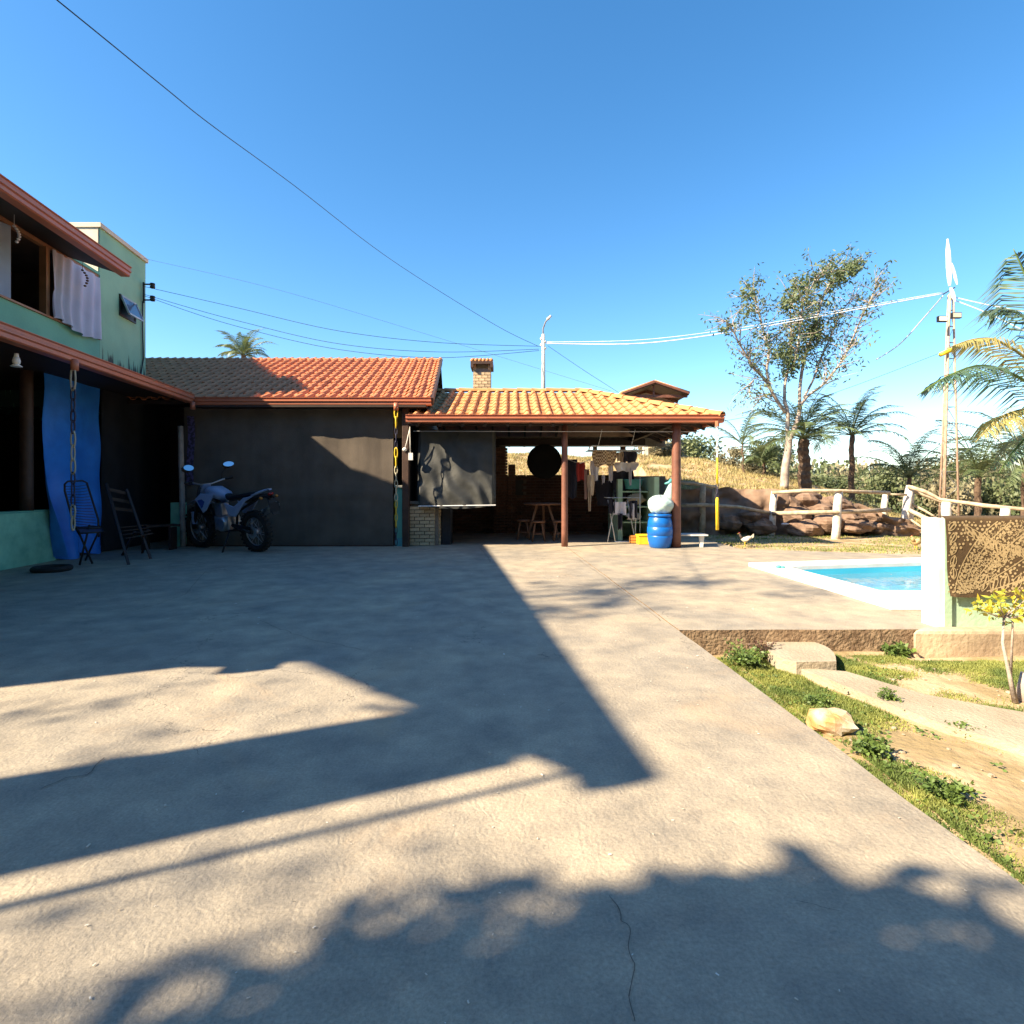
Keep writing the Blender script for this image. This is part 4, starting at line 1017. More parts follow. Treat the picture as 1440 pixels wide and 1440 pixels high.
frail([(1277,687,14.6),(1300,697,14.6),(1330,708,14.5),(1347,722,14.3)],.04)
frail([(1278,717,14.4),(1300,728,14.0),(1330,741,13.6)],.06)
frail([(1278,707,14.6),(1300,718,14.5),(1320,730,14.2)],.035)
frail([(1278,729,14.5),(1297,742,14.2)],.03)

# rocks at the bank foot
def rock(c,r,seed,lab,m='rock',grp='reddish rocks in the cut earth bank',cat='rock'):
    c=Vector(c); b=MB()
    for i in range(13):
        th=PI*i/12
        for k in range(16):
            a=2*PI*k/16; d=Vector((math.sin(th)*math.cos(a),math.sin(th)*math.sin(a),math.cos(th)))
            q=1+.35*mnoise.noise(d*1.3+Vector((seed*3.1,seed,0)))+.12*mnoise.noise(d*3.3+Vector((0,seed*2,1)))
            b.v.append(c+Vector((d.x*r[0],d.y*r[1],d.z*r[2]))*q)
    for i in range(12):
        for k in range(16): k2=(k+1)%16; b.f.append((i*16+k,(i+1)*16+k,(i+1)*16+k2,i*16+k2))
    o=single('rock',b,M[m],lab,cat,grp,smooth=(m!='rock'),loc=(c.x,c.y,c.z-r[2])); return o
ORD=['first','second','third','fourth','fifth','sixth','seventh','eighth','ninth','tenth','eleventh','twelfth','thirteenth','fourteenth']
RL=[(1132,703,14.2,.42,.22),(1120,728,13.9,.36,.26),(1150,716,14.1,.4,.22),(1165,736,13.7,.42,.22),(1190,728,13.9,.4,.2),(1205,741,13.6,.38,.16),(1135,745,13.6,.4,.2),(1112,712,14.2,.3,.28),(1218,728,14.2,.32,.18),(1228,742,13.9,.3,.13),(1180,708,14.3,.3,.18),(1055,728,14.1,.34,.2),(1025,735,14.0,.3,.18),(1072,742,13.9,.34,.18)]
RK=[(a[0],a[1]) for a in RL]
for i,(px,py,D,rx,rz) in enumerate(RL):
    q=P(px,py,D); rock((q.x,q.y+.1,q.z),(rx,.35,rz*1.1),i+2,'rough reddish rock in the cut earth bank, %s counted from the left along the bank'%ORD[sorted(RK).index((px,py))])
q=G(1226,748,0); rock((q.x,q.y,.03),(.28,.2,.09),31,'flat pale stone on the earth right of the bank',grp=None)
q=G(1172,1030,-.2); 
b=MB()
def stf(u,v):
    a=u*2*PI; th=v*PI; d=Vector((math.sin(th)*math.cos(a),math.sin(th)*math.sin(a),math.cos(th)))
    k=1+.34*mnoise.noise(d*1.5+Vector((2,5,1)))+.10*mnoise.noise(d*4)
    x,y,z=d.x*.125*k,d.y*.075*k,d.z*.075*k
    ca,sa=math.cos(.5),math.sin(.5)
    return (q.x+x*ca+y*sa-.0,q.y-x*sa*1+y*ca+.03,-.155+z)
b.grid(stf,18,10); single('garden_stone',b,M['stone_y'],'pale stone with orange side lying at the driveway edge','stone')

# ---------------------------------------------------------------- rug wall and pillar
rw=thing('rug_wall','pale green garden wall with white pillar end beside the pool','wall',(4.4,4.7,-.2))
part('wall',MB().box((3.62,4.70,-.3),(9,4.83,.885)),M['green_pale'],rw,bev=.01)
part('pillar',MB().box((3.50,4.68,-.02),(3.617,4.87,.90)),M['white_paint'],rw,bev=.012)
part('pillar_face',MB().box((3.555,4.674,.0),(3.615,4.68,.895)),M['green_pale'],rw)
part('plinth',MB().prism([(3.2,4.55,-.3),(9,4.50,-.3),(9,4.695,-.3),(3.4,4.695,-.3)],(0,0,.31)),mat('stained_beige_plaster',(.56,.45,.30),.9,(.33,.24,.16),2.3,.5,20),rw,bev=.03)
rug=thing('patterned_rug','brown and tan floral patterned rug draped over the garden wall','rug',(4.5,4.66,.25))
rx0=(1328-720)/F*4.67; rx1=5.6
def zb(u): return .262-.018*math.sin(u*3.1)-.01*nz(u*6,1,0,1)
def ry(x,z): return 4.668-.012*math.sin(x*9+z*2)-.006*math.sin(z*11)-.02*max(0,.5-z)
def rugf(u,v):
    x=lerp(rx0+.03*v*v*0,rx1,u); 
    if v<.12:   # over the top
        t=v/.12; return (x,lerp(4.86,4.672,t),.905+.012*math.sin(t*PI))
    t=(v-.12)/.88; z=lerp(.905,zb(u),t); return (x+(.035*t**2 if u<.02 else 0),ry(x,z),z)
part('cloth',cloth(rugf,70,40),M['rug_d'],rug,True)
pm=MB(); rnd=random.Random(3)
def rp(x,z): return (x,ry(x,z)-.0035,z)
def disc(x,z,r,n=8,sq=1,an=0):
    pts=[]
    for k in range(n):
        a=2*PI*k/n; dx,dz=r*math.cos(a),r*sq*math.sin(a); X=x+dx*math.cos(an)-dz*math.sin(an); Z=z+dx*math.sin(an)+dz*math.cos(an)
        if Z>.89 or Z<.28 or X<rx0+.01: return
        pts.append(rp(X,Z))
    pm.face(pts)
def stroke(pts,w_):
    for (x0,z0),(x1,z1) in zip(pts,pts[1:]):
        d=Vector((x1-x0,z1-z0)); 
        if d.length<1e-6: continue
        n=Vector((-d.y,d.x)).normalized()*w_/2
        q=[(x0+n.x,z0+n.y),(x1+n.x,z1+n.y),(x1-n.x,z1-n.y),(x0-n.x,z0-n.y)]
        if all(.28<c[1]<.89 and c[0]>rx0+.01 for c in q): pm.face([rp(*c) for c in q])
def arc(x0,z0,x1,z1,b_,n=14):
    d=Vector((x1-x0,z1-z0)); nn=Vector((-d.y,d.x))*b_
    return [(x0+d.x*t+nn.x*4*t*(1-t),z0+d.y*t+nn.y*4*t*(1-t)) for t in [i/n for i in range(n+1)]]
def leaf(x,z,an,l,w_):
    p=[(0,0)]+[(l*t,w_*math.sin(PI*t)**.8) for t in (.2,.4,.6,.8)]+[(l,0)]+[(l*t,-w_*math.sin(PI*t)**.8) for t in (.8,.6,.4,.2)]
    q=[(x+a*math.cos(an)-b_*math.sin(an),z+a*math.sin(an)+b_*math.cos(an)) for a,b_ in p]
    for (s_,off) in ((1,.006),): stroke(q+[q[0]],.007)
    for t in (.2,.35,.5,.65,.8): disc(x+l*t*math.cos(an),z+l*t*math.sin(an),w_*.45,6,.6,an)
for (x0,z0,x1,z1,b_) in [(3.62,.3,4.02,.9,.10),(3.70,.3,4.12,.9,.08),(3.78,.34,4.35,.9,.05),(3.8,.32,4.5,.9,-.06),(3.9,.30,4.7,.88,-.10),(4.4,.3,5.3,.8,.12),(4.5,.28,5.4,.7,.1),(4.9,.3,5.5,.89,-.08)]:
    a=arc(x0,z0,x1,z1,b_,18); stroke(a,.009)
    a2=arc(x0+.035,z0,x1+.035,z1,b_,22); 
    for i,(x,z) in enumerate(a2): disc(x,z,.011,7)
# speckled feathers between the strokes
for i in range(1500):
    t=rnd.random(); s_=rnd.random(); x0,z0=arc(3.64,.3,4.05,.9,.10)[int(t*14)]; x1,z1=arc(3.78,.32,4.5,.9,-.02)[int(t*14)]
    x=lerp(x0,x1,s_)+rnd.uniform(-.02,.02); z=lerp(z0,z1,s_)+rnd.uniform(-.03,.03)
    a=rnd.uniform(0,PI); l=.012; stroke([(x,z),(x+l*math.cos(a),z+l*math.sin(a))],.006)
for i in range(900):
    x=rnd.uniform(4.7,5.5); z=rnd.uniform(.3,.88); a=rnd.uniform(0,PI); stroke([(x,z),(x+.012*math.cos(a),z+.012*math.sin(a))],.006)
for r_ in range(20):
    for c_ in range(30):
        x=3.575+c_*.034+(r_%2)*.017+rnd.uniform(-.007,.007); z=.30+r_*.03+rnd.uniform(-.006,.006)
        if x<3.66+ .5*(z-.3) or x> 4.0+ (z-.3)*1.1:
            if rnd.random()<.8 and nz(x,z,3,6)>-.18: disc(x,z,rnd.uniform(.006,.013),7)
for k in range(7): leaf(3.86+k*.085,.30,1.2+.15*math.sin(k),.15,.032)
fx,fz=4.42,.62
for k in range(8): leaf(fx+.03*math.cos(k*PI/4),fz+.03*math.sin(k*PI/4),k*PI/4+.2,.14,.035)
disc(fx,fz,.03,12)
for k in range(6): leaf(4.12+k*.035,.60-k*.012,1.9+k*.08,.10,.016)
for k in range(5): leaf(3.95+k*.05,.47+.03*k,1.7,.09,.014)
for k in range(5): leaf(3.57+.012*k,.80-k*.10,.8+.2*k,.10,.026)
for k in range(6): leaf(3.72+.06*k,.84-.03*k,-.9-.1*k,.12,.03)
for i in range(260):
    x=rnd.uniform(3.97,4.75); z=rnd.uniform(.3,.86)
    if (x-fx)**2+(z-fz)**2>.03: disc(x,z,rnd.choice([.007,.010]),7)
part('printed_pattern',pm,M['rug_l'],rug)

# ---------------------------------------------------------------- plants
def leafquads(b,c,n,rad,size,rnd,flat=1.0,droop=0.0,asp=2.2):
    for i in range(n):
        while True:
            d=Vector((rnd.uniform(-1,1),rnd.uniform(-1,1),rnd.uniform(-1,1)))
            if d.length<1: break
        p=c+Vector((d.x*rad,d.y*rad,d.z*rad*flat)); s=size*rnd.uniform(.6,1.3)
        a=Vector((rnd.gauss(0,1),rnd.gauss(0,1),rnd.gauss(0,.6)-droop)).normalized(); t=Vector((rnd.gauss(0,1),rnd.gauss(0,1),rnd.gauss(0,1)))
        w_=a.cross(t); 
        if w_.length<.01: continue
        w_=w_.normalized()*s/asp
        b.face([p,p+a*s*.5+w_*.5,p+a*s,p+a*s*.5-w_*.5])
def frond(b,rb,pts,ll,n=46,w=.016,droop=.7,rnd=random,side=None,rr=.014):
    """pinnate frond along a curve; leaflets both sides, hanging"""
    pts=[Vector(p) for p in pts]; out=[]
    for i in range(len(pts)-1):
        p0=pts[max(0,i-1)];p1=pts[i];p2=pts[i+1];p3=pts[min(len(pts)-1,i+2)]
        for k in range(8):
            t=k/8; out.append(.5*((2*p1)+(p2-p0)*t+(2*p0-5*p1+4*p2-p3)*t*t+(3*p1-p0-3*p2+p3)*t**3))
    out.append(pts[-1]); m=len(out)-1
    rb.tube(out[::2] if m%2==0 else out,[lerp(rr,rr*.25,i/(len(out[::2] if m%2==0 else out)-1)) for i in range(len(out[::2] if m%2==0 else out))],5)
    for i in range(n):
        t=.12+.88*(i+.5)/n; f=t*m; k=min(int(f),m-1); p=out[k].lerp(out[k+1],f-k); d=(out[k+1]-out[k]).normalized()
        sd=d.cross(Vector((0,0,1))); 
        if sd.length<.1: sd=Vector((0,1,0))
        sd.normalize()
        env=math.sin(PI*min(1,.18+t*.9))**.6
        for sg in (-1,1):
            l=ll*env*rnd.uniform(.8,1.1)
            dr=Vector((0,0,-1))
            a=(sd*sg*1.0+d*.75+dr*droop*.35+Vector((rnd.gauss(0,.08),rnd.gauss(0,.08),rnd.gauss(0,.08)))).normalized()
            q1=p+a*l*.5; a2=(a+dr*droop).normalized(); q2=q1+a2*l*.5
            wv=a.cross(d); 
            if wv.length<.05: continue
            wv=(d*.8+wv.normalized()*.4).normalized()*w
            b.face([p-wv*.5,p+wv*.5,q1+wv,q1-wv]); b.face([q1-wv,q1+wv,q2])
def palm(name,label,base,h,nf,fl,ll,mleaf,seed=1,trunk=.12,up=1.0,group=None,th=None,w=.02,n=34,scruff=True):
    rnd=random.Random(seed); base=Vector(base); t=thing(name,label,'palm tree',base,group)
    top=base+Vector((rnd.uniform(-.1,.1),0,h)); tb_=MB(); k=14
    tb_.tube([base.lerp(top,i/k)+Vector((.02*math.sin(i),0,0)) for i in range(k+1)],[trunk*(1.15 if i%2 else .95)*(1.15-.25*i/k) for i in range(k+1)],9)
    part('trunk',tb_,M['bark'],t)
    lb=MB(); rb=MB()
    for i in range(nf):
        az=i*2.399+rnd.uniform(-.3,.3); e=lerp(1.42,.05,(i/nf)**.9)*up; L_=fl*1.25*rnd.uniform(.75,1.15)
        hd=Vector((math.cos(az),math.sin(az),0)); pts=[]
        p=top.copy(); ang=e
        for s in range(5):
            pts.append(p.copy()); p=p+(hd*math.cos(ang)+Vector((0,0,math.sin(ang))))*L_/4; ang-=.22+.16*s
        frond(lb,rb,pts,ll*1.05,n,w,.42,rnd,rr=.016)
    part('fronds',lb,mleaf,t); part('frond_stems',rb,M['leaf_b'],t)
    return t
def gz(x,y): return hgt(x,y)
def base_at(px,D): x=(px-720)/F*D; return Vector((x,D,gz(x,D)-.1))
def crown_h(py,D,b): return HC-(py-HOR)/F*D-b.z
for (nm,lab,px,D,pc,nf,fl,ll,sd,tr) in [
 ('date_palm','shaggy palm with thick rough trunk right behind the pale-barked tree',1132,17.5,618,26,1.75,.5,3,.22),
 ('date_palm','slender palm with two thin trunks right of the shaggy palm',1197,19,612,20,1.75,.42,5,.11),
 ('small_palm','thin arching palm beside the yellow pipe chain on the mound',1046,19,625,9,1.5,.30,8,.06),
 ('small_palm','bushy yellow green palm low on the mound left of the pale-barked tree',1075,19.5,650,16,1.0,.35,11,.10),
 ('small_palm','low dark palm behind the fence gap',1280,20,672,20,1.9,.5,13,.15),
 ('small_palm','wide dark palm behind the fence near the rug wall',1375,18,672,24,2.3,.55,17,.2),
 ('small_palm','sprawling green palm at the right edge beyond the fence',1440,17,660,22,2.3,.55,19,.2)]:
    b0=base_at(px,D); palm(nm,lab,b0,max(.3,crown_h(pc,D,b0)),nf,fl,ll,M['leaf_p'],sd,tr*(.75 if nm=='date_palm' else .45),w=.011,n=40)
b0=Vector((P(340,480,30).x,30,-.5)); palm('distant_palm','palm crown rising behind the tiled roof ridge on the left',b0,crown_h(500,30,b0),24,1.5,.42,M['leaf_p'],23,.14,w=.018)
# coconut palm, mostly out of frame at the right
cp=thing('coconut_palm','large coconut palm with yellowing fronds reaching in from the right','palm tree',(9.0,9.2,0))
cc=P(1515,590,9.2)
part('trunk',MB().tube([(cc.x+.3,9.4,-.3),(cc.x+.2,9.3,1.0),cc],[.2,.16,.15],12),M['bark'],cp,True)
fr_=[('leaf_c',[(1515,590,9.2),(1440,535,8.7),(1385,514,8.3),(1335,528,8.0),(1290,556,7.9)],.62,60),
     ('leaf_y',[(1515,585,9.2),(1455,515,9.0),(1405,480,8.9),(1370,477,8.8),(1332,490,8.7)],.5,54),
     ('leaf_c',[(1515,580,9.2),(1480,480,9.1),(1450,410,9.0),(1438,378,9.0),(1425,350,9.0)],.85,50),
     ('leaf_y',[(1515,592,9.2),(1470,575,8.6),(1430,578,8.3),(1400,592,8.1),(1372,622,8.0)],.55,54),
     ('leaf_c',[(1515,600,9.2),(1480,600,8.8),(1450,610,8.5),(1425,635,8.3),(1405,665,8.2)],.5,44),
     ('leaf_c',[(1515,585,9.2),(1465,475,9.4),(1430,440,9.6),(1400,435,9.8),(1385,445,10)],.6,40),
     ('leaf_c',[(1515,585,9.2),(1560,480,9.2),(1600,430,9.2),(1660,420,9.2),(1720,460,9.2)],.8,40),
     ('leaf_c',[(1515,585,9.2),(1570,560,8.6),(1620,560,8.2),(1680,590,8),(1720,640,8)],.7,40),
     ('leaf_c',[(1515,585,9.2),(1500,480,10),(1490,420,11),(1485,400,12),(1480,430,13)],.7,40)]
rnd=random.Random(77); 
for mt,pts,ll,n in fr_:
    lb=MB(); rb=MB(); frond(lb,rb,[P(*p) for p in pts],ll*1.25,int(n*1.25),.0125,1.0,rnd,rr=.03)
    fo=part('frond',lb,M[mt],cp); part('stem',rb,M['leaf_y'] if mt=='leaf_y' else M['leaf_g'],fo,True)

# the tall sparse tree
tt=thing('sparse_tree','tall tree with pale forked trunk and sparse airy grey green crown','tree',P(1102,680,17))
D0=17.0; tb_=MB(); lb=MB(); rnd=random.Random(5)
def limb(pts,r0,r1,tw=0,dy=0,leafy=0):
    q=[P(1108+(p[0]-1108)*.9,p[1]+3,D0+dy*(i/(len(pts)-1))) for i,p in enumerate(pts)]; out=[]
    for i in range(len(q)-1):
        p0=q[max(0,i-1)];p1=q[i];p2=q[i+1];p3=q[min(len(q)-1,i+2)]
        for k in range(5):
            t=k/5; out.append(.5*((2*p1)+(p2-p0)*t+(2*p0-5*p1+4*p2-p3)*t*t+(3*p1-p0-3*p2+p3)*t**3))
    out.append(q[-1]); m=len(out)
    tb_.tube(out,[lerp(r0,r1,i/(m-1)) for i in range(m)],7)
    for i in range(tw):
        f=rnd.uniform(.25,1)*(m-1); k=min(int(f),m-2); p=out[k].lerp(out[k+1],f-k); d=(out[k+1]-out[k]).normalized()
        a=(d*.7+Vector((rnd.gauss(0,.55),rnd.gauss(0,.6),rnd.gauss(.1,.4)))).normalized(); L_=rnd.uniform(.35,1.0)
        pts2=[p]; 
        for s in range(4): a=(a+Vector((rnd.gauss(0,.18),rnd.gauss(0,.18),rnd.gauss(0,.15)))).normalized(); pts2.append(pts2[-1]+a*L_/4)
        tb_.tube(pts2,[.014,.012,.009,.007,.004],4,False)
        for s in (1,2,3,4):
            if rnd.random()<.55+leafy: leafquads(lb,pts2[s],int(5+leafy*9),.2,.13,rnd,1,.6,3.2)
limb([(1102,684),(1104,655),(1108,632),(1110,612)],.13,.095)
limb([(1109,617),(1107,598),(1108,580),(1103,562)],.065,.05)
limb([(1110,614),(1118,600),(1124,585),(1127,566)],.08,.055)
limb([(1104,577),(1093,563),(1083,548),(1072,530),(1058,517),(1045,500),(1032,480),(1022,462),(1010,448)],.055,.015,46,-.8,.1)
limb([(1083,548),(1075,520),(1078,490),(1070,465),(1060,430),(1052,405)],.04,.012,44,.6,.25)
limb([(1103,564),(1103,540),(1108,515),(1112,490),(1113,460),(1112,430),(1118,405)],.05,.015,46,.9,.35)
limb([(1113,520),(1120,500),(1126,465),(1130,430),(1145,400),(1170,380)],.035,.012,50,-.6,.35)
limb([(1126,570),(1127,540),(1133,505),(1145,470),(1155,440),(1165,410),(1180,388),(1205,372)],.055,.014,64,.7,.45)
limb([(1127,568),(1140,553),(1160,540),(1178,522),(1195,500),(1208,475),(1220,450),(1236,420),(1248,398)],.045,.010,56,-.7,.1)
limb([(1133,556),(1148,530),(1158,505),(1170,480),(1182,455),(1196,430),(1215,410)],.035,.010,44,1.0,.15)
limb([(1093,563),(1082,560),(1070,553),(1060,562)],.02,.006,12,0,.1)
limb([(1060,520),(1050,540),(1045,552)],.01,.005,8,0,.1)
for (px,py,r,n) in [(1102,500,.30,260),(1115,508,.26,220),(1093,490,.22,140),(1198,380,.26,220),(1188,390,.24,170),(1210,372,.2,130),(1115,412,.26,180),(1130,393,.22,150),(1148,392,.2,110),(1104,425,.2,110),(1043,408,.22,110),(1012,455,.22,110),(1155,470,.2,90),(1160,520,.22,110),(1106,522,.22,140),(1046,430,.2,80),(1075,570,.2,70),(1090,575,.2,60),(1065,390,.16,40),(1168,368,.2,60)]:
    leafquads(lb,P(1108+(px-1108)*.9,py+3,D0+rnd.uniform(-.3,.3)),int(n*.75),r*1.15,.13,rnd,1.0,.5,2.4)
part('trunk',tb_,M['bark_white'],tt,True); part('crown',lb,M['leaf_e'],tt)

# bushes and woods beyond the mound
def bushmesh(seed,m,nc=34,nl=150,size=.085):
    rnd=random.Random(seed); b=MB()
    for i in range(nc):
        a=rnd.uniform(0,2*PI); r=rnd.uniform(0,1)**.6; z=rnd.uniform(.1,1)
        k=math.sqrt(max(0,1-(z*.9)**2)); c=Vector((math.cos(a)*r*k,math.sin(a)*r*k,z))
        leafquads(b,c,nl,.26,size,rnd,.8,0,1.6)
    for i in range(7):
        a=rnd.uniform(0,2*PI); b.tube([(0,0,-.2),(math.cos(a)*.3,math.sin(a)*.3,.4),(math.cos(a)*.6,math.sin(a)*.6,.8)],[.04,.03,.01],5)
    return mkmesh('bush',b,m)
bm_=[bushmesh(1,M['leaf_b']),bushmesh(2,M['leaf_b2']),bushmesh(3,M['leaf_b'],44,120,.075),bushmesh(4,M['leaf_b2'],28,150,.08)]
rnd=random.Random(11)
def bush(mi,px,D,py_top,wd,lab,grp,cat='bush',nm='bush'):
    x=(px-720)/F*D; z0=gz(x,D)-.2; h=HC-(py_top-HOR)/F*D-z0
    o=bpy.data.objects.new(nm,bm_[mi]); link(o); o.location=(x,D,z0); o.scale=(wd,wd,max(.4,h/1.15)); o.rotation_euler=(0,0,rnd.uniform(0,6))
    o['label']=lab; o['category']=cat
    if grp: o['group']=grp
bush(1,930,25,620,1.5,'grey leaning bush just left of the thick pavilion post on the skyline',None)
bush(2,975,28,612,2.1,'wind-bent grey green bush between the thick post and the yellow chain on the mound',None)
bush(1,905,27,640,1.2,'low dry bush beyond the laundry corner on the mound',None)
bush(3,1035,20.5,628,.9,'straw coloured tuft bush at the foot of the thin arching palm',None)
bush(2,1085,24,618,1.3,'dark rounded shrub behind the bushy palm on the mound',None)
bush(3,1060,20,655,.8,'low dry shrub in front of the bushy palm',None)
i=0
for D,ptop,n_,wd in ((24,662,8,1.7),(34,652,9,2.6),(50,645,11,4.2)):
    for k in range(n_):
        px=lerp(1105 if D<30 else 1080,1500,k/(n_-1))+rnd.uniform(-12,12); i+=1
        bush(i%4,px,D*rnd.uniform(.94,1.06),ptop+rnd.uniform(-6,8),wd*rnd.uniform(.85,1.2),'grey green scrub tree in the %s row of the thicket, %s from the left'%({24:'nearest',34:'middle',50:'farthest'}[D],ORD[k]),'scrub trees beyond the fence','tree','scrub_tree')
# left/back filler trees beyond the house and mound (only tops could ever show from the side)
b=MB().grid(lambda u,v:(lerp(-900,1500,u),lerp(420,900,v)+0,-6+ (lerp(0,1,min(1,v*3))*(interp(u,[(0,10),(.3,22),(.55,26),(.66,24),(.73,40),(.77,46),(.81,34),(.9,30),(1,20)])+5*nz(u*30,0,0,1)))),120,10)
struct('far_hills',b,M['hill'],True)
# woodland carpet on the plain between scrub and hills
rnd=random.Random(5); b=MB()
for i in range(5200):
    y=60*(7.5**rnd.random()); px=rnd.uniform(880,1640); x=(px-720)/F*y; z=hgt(x,min(y,400)); s=y*.016*rnd.uniform(.7,1.5)
    c=Vector((x,y,z+rnd.uniform(.1,1)*y*.035))
    leafquads(b,c,5,s*1.6,s*1.3,rnd,.7,0,1.2)
struct('far_woods',b,M['hill'],kind='stuff')['label']='distant hazy woodland behind the fence'

# grasses
def blades(name,m,fn,n,h,wd,seed,lab):
    rnd=random.Random(seed); b=MB(); k=0; tries=0
    while k<n and tries<n*8:
        tries+=1; r_=fn(rnd)
        if r_ is None: continue
        p,sc_=r_; k+=1
        hh=h*sc_*rnd.uniform(.5,1.3); a=rnd.uniform(0,2*PI); l=Vector((math.cos(a),math.sin(a),0))*wd*sc_*.5; tip=p+Vector((rnd.gauss(0,.45)*hh,rnd.gauss(0,.45)*hh,hh))
        b.v+=[p-l,p+l,tip]; q=len(b.v); b.f.append((q-3,q-2,q-1))
    o=struct(name,b,m,kind='stuff'); o['label']=lab; return o
pathpoly=[G(x,y,-.15) for x,y in [(1112,934),(1190,942),(1300,974),(1380,989),(1520,1012),(1520,1076),(1440,1054),(1330,1024),(1240,990),(1160,958)]]
def inpoly(x,y,poly):
    c=False; j=len(poly)-1
    for i in range(len(poly)):
        if (poly[i].y>y)!=(poly[j].y>y) and x<(poly[j].x-poly[i].x)*(y-poly[i].y)/(poly[j].y-poly[i].y)+poly[i].x: c=not c
        j=i
    return c
def gd(x,y):
    """0..1 grass density in the garden"""
    e=x-right_edge(y)
    d=.42+1.3*nz(x,y,0,1.5)+.8*nz(x,y,2,5)
    d+=1.1*math.exp(-e/.34)
    # bare earth patch between driveway fringe and path, nearer the camera
    bx,by=2.35,2.5; q=((x-bx)/.42)**2+((y-by)/.75)**2
    d-=1.1*math.exp(-q)
    if x<2.6 and y>3.0: d+=.5
    if y>3.9 : d+=.3
    return d
def gfn(rnd):
    y=.9+3.7*rnd.random()**.75; x=right_edge(y)+.01+rnd.random()**1.5*4.2
    if x>5.6 or inpoly(x,y,pathpoly) or inpoly(x,y,stp) or (y>4.42 and x>3.1) or y>4.55: return None
    if abs(x)>y*1.05+.5: return None
    if rnd.random()>gd(x,y): return None
    return Vector((x,y,hgt(x,y)-.004)),min(1.3,.7+.5*gd(x,y))
blades('garden_grass',M['grass'],gfn,170000,.020,.0075,1,'patchy short green grass in the garden beside the driveway')
def mfn(rnd):
    y=14.4+11*rnd.random(); x=rnd.uniform(-4,13)
    if x<4.4 and y<17.4: return None
    if nz(x,y,0,1.2)<-.28: return None
    return Vector((x,y,hgt(x,y)-.01)),1
blades('mound_grass',M['grass_dry'],mfn,52000,.11,.032,2,'dry straw coloured grass covering the earth mound')
def wfn(rnd):
    y=rnd.uniform(10,14.3); x=rnd.uniform(4.4,14)
    if rnd.random()>.45+nz(x,y,0,.9): return None
    if y<interp(x,[(4.2,10.8),(6.5,10.05),(9,9.5),(14,9.3)]): return None
    return Vector((x,y,hgt(x,y)-.005)),1
blades('yard_grass',M['grass'],wfn,16000,.035,.02,3,'thin green grass on the shaded earth before the fence')

# weeds
GS=MB(); rnd=random.Random(21); k=0
while k<420:
    y=1.0+3.5*rnd.random(); x=right_edge(y)+.05+rnd.random()*4
    if inpoly(x,y,stp): continue
    k+=1; s_=rnd.uniform(.004,.014)*(2 if rnd.random()<.05 else 1); z=hgt(x,y) if not inpoly(x,y,pathpoly) else -.15
    if z>-.16 and s_>.008: continue
    GS.ell((x,y,z+s_*.3),(s_*rnd.uniform(.8,1.6),s_,s_*.7),6,4,.5,k)
o=struct('garden_pebbles',GS,M['path'],kind='stuff'); o['label']='small pale pebbles and dry bits on the garden earth'
def weed(c,r,h,n,m,lab,seed,size=.03,nm='weed',cat='weed',m2=None):
    rnd=random.Random(seed); c=Vector(c); t=thing(nm,lab,cat,c); lb=MB(); sb_=MB()
    for i in range(n):
        a=rnd.uniform(0,2*PI); tip=c+Vector((math.cos(a)*r*rnd.random()**.5,math.sin(a)*r*rnd.random()**.5,h*rnd.uniform(.4,1.1)))
        mid=c.lerp(tip,.5)+Vector((0,0,h*.15)); sb_.tube([c,mid,tip],[.003,.0025,.001],4,False)
        for k in range(9): leafquads(lb,c.lerp(mid,k/4) if k<4 else mid.lerp(tip,(k-4)/4),3,size*.9,size,rnd,1,0,1.8)
    part('stems',sb_,M['leaf_g'],t); part('leaves',lb,m,t)
    return t
weed(G(1048,935,-.2),.19,.13,46,M['leaf_g'],'leafy green weed clump at the driveway corner',1,.026)
weed(G(1078,928,-.2),.13,.12,30,M['leaf_r'],'dark reddish weed against the garden step',2,.024)
weed(G(1262,921,-.2),.10,.07,24,M['leaf_g'],'bright broad-leaved weed before the terrace edge',3,.05)
weed(G(1164,912,-.2),.05,.06,10,M['leaf_g'],'tiny weed between garden step and terrace edge',4,.03)
weed(G(1225,1062,-.2),.11,.08,22,M['leaf_g'],'grassy weed beside the pale garden stone',5,.03)
weed(G(1355,1035,-.2),.08,.05,14,M['leaf_g'],'small weed tuft at the near side of the path',6,.025)
weed(G(1150,990,-.2),.10,.05,16,M['leaf_g'],'low weed patch left of the garden path',7,.022)
weed(G(1250,985,-.16),.07,.06,14,M['leaf_g'],'dry weed at the inner bend of the path',8,.02)
weed(G(1330,1120,-.2),.14,.07,26,M['leaf_g'],'spreading weed near the lower right driveway edge',9,.028)
rnd=random.Random(8)
GW=MB()
for i in range(900):
    y=1.1+3.3*rnd.random(); e=rnd.random()**1.6*1.5; x=right_edge(y)+.06+e
    if inpoly(x,y,pathpoly) or inpoly(x,y,stp) or rnd.random()>gd(x,y)+.15: continue
    leafquads(GW,Vector((x,y,hgt(x,y)+.012)),9,.035,.024,rnd,.4,-.1,1.7)
o=struct('garden_ground_cover',GW,M['leaf_g'],kind='stuff'); o['label']='small leafy ground cover creeping along the driveway edge'
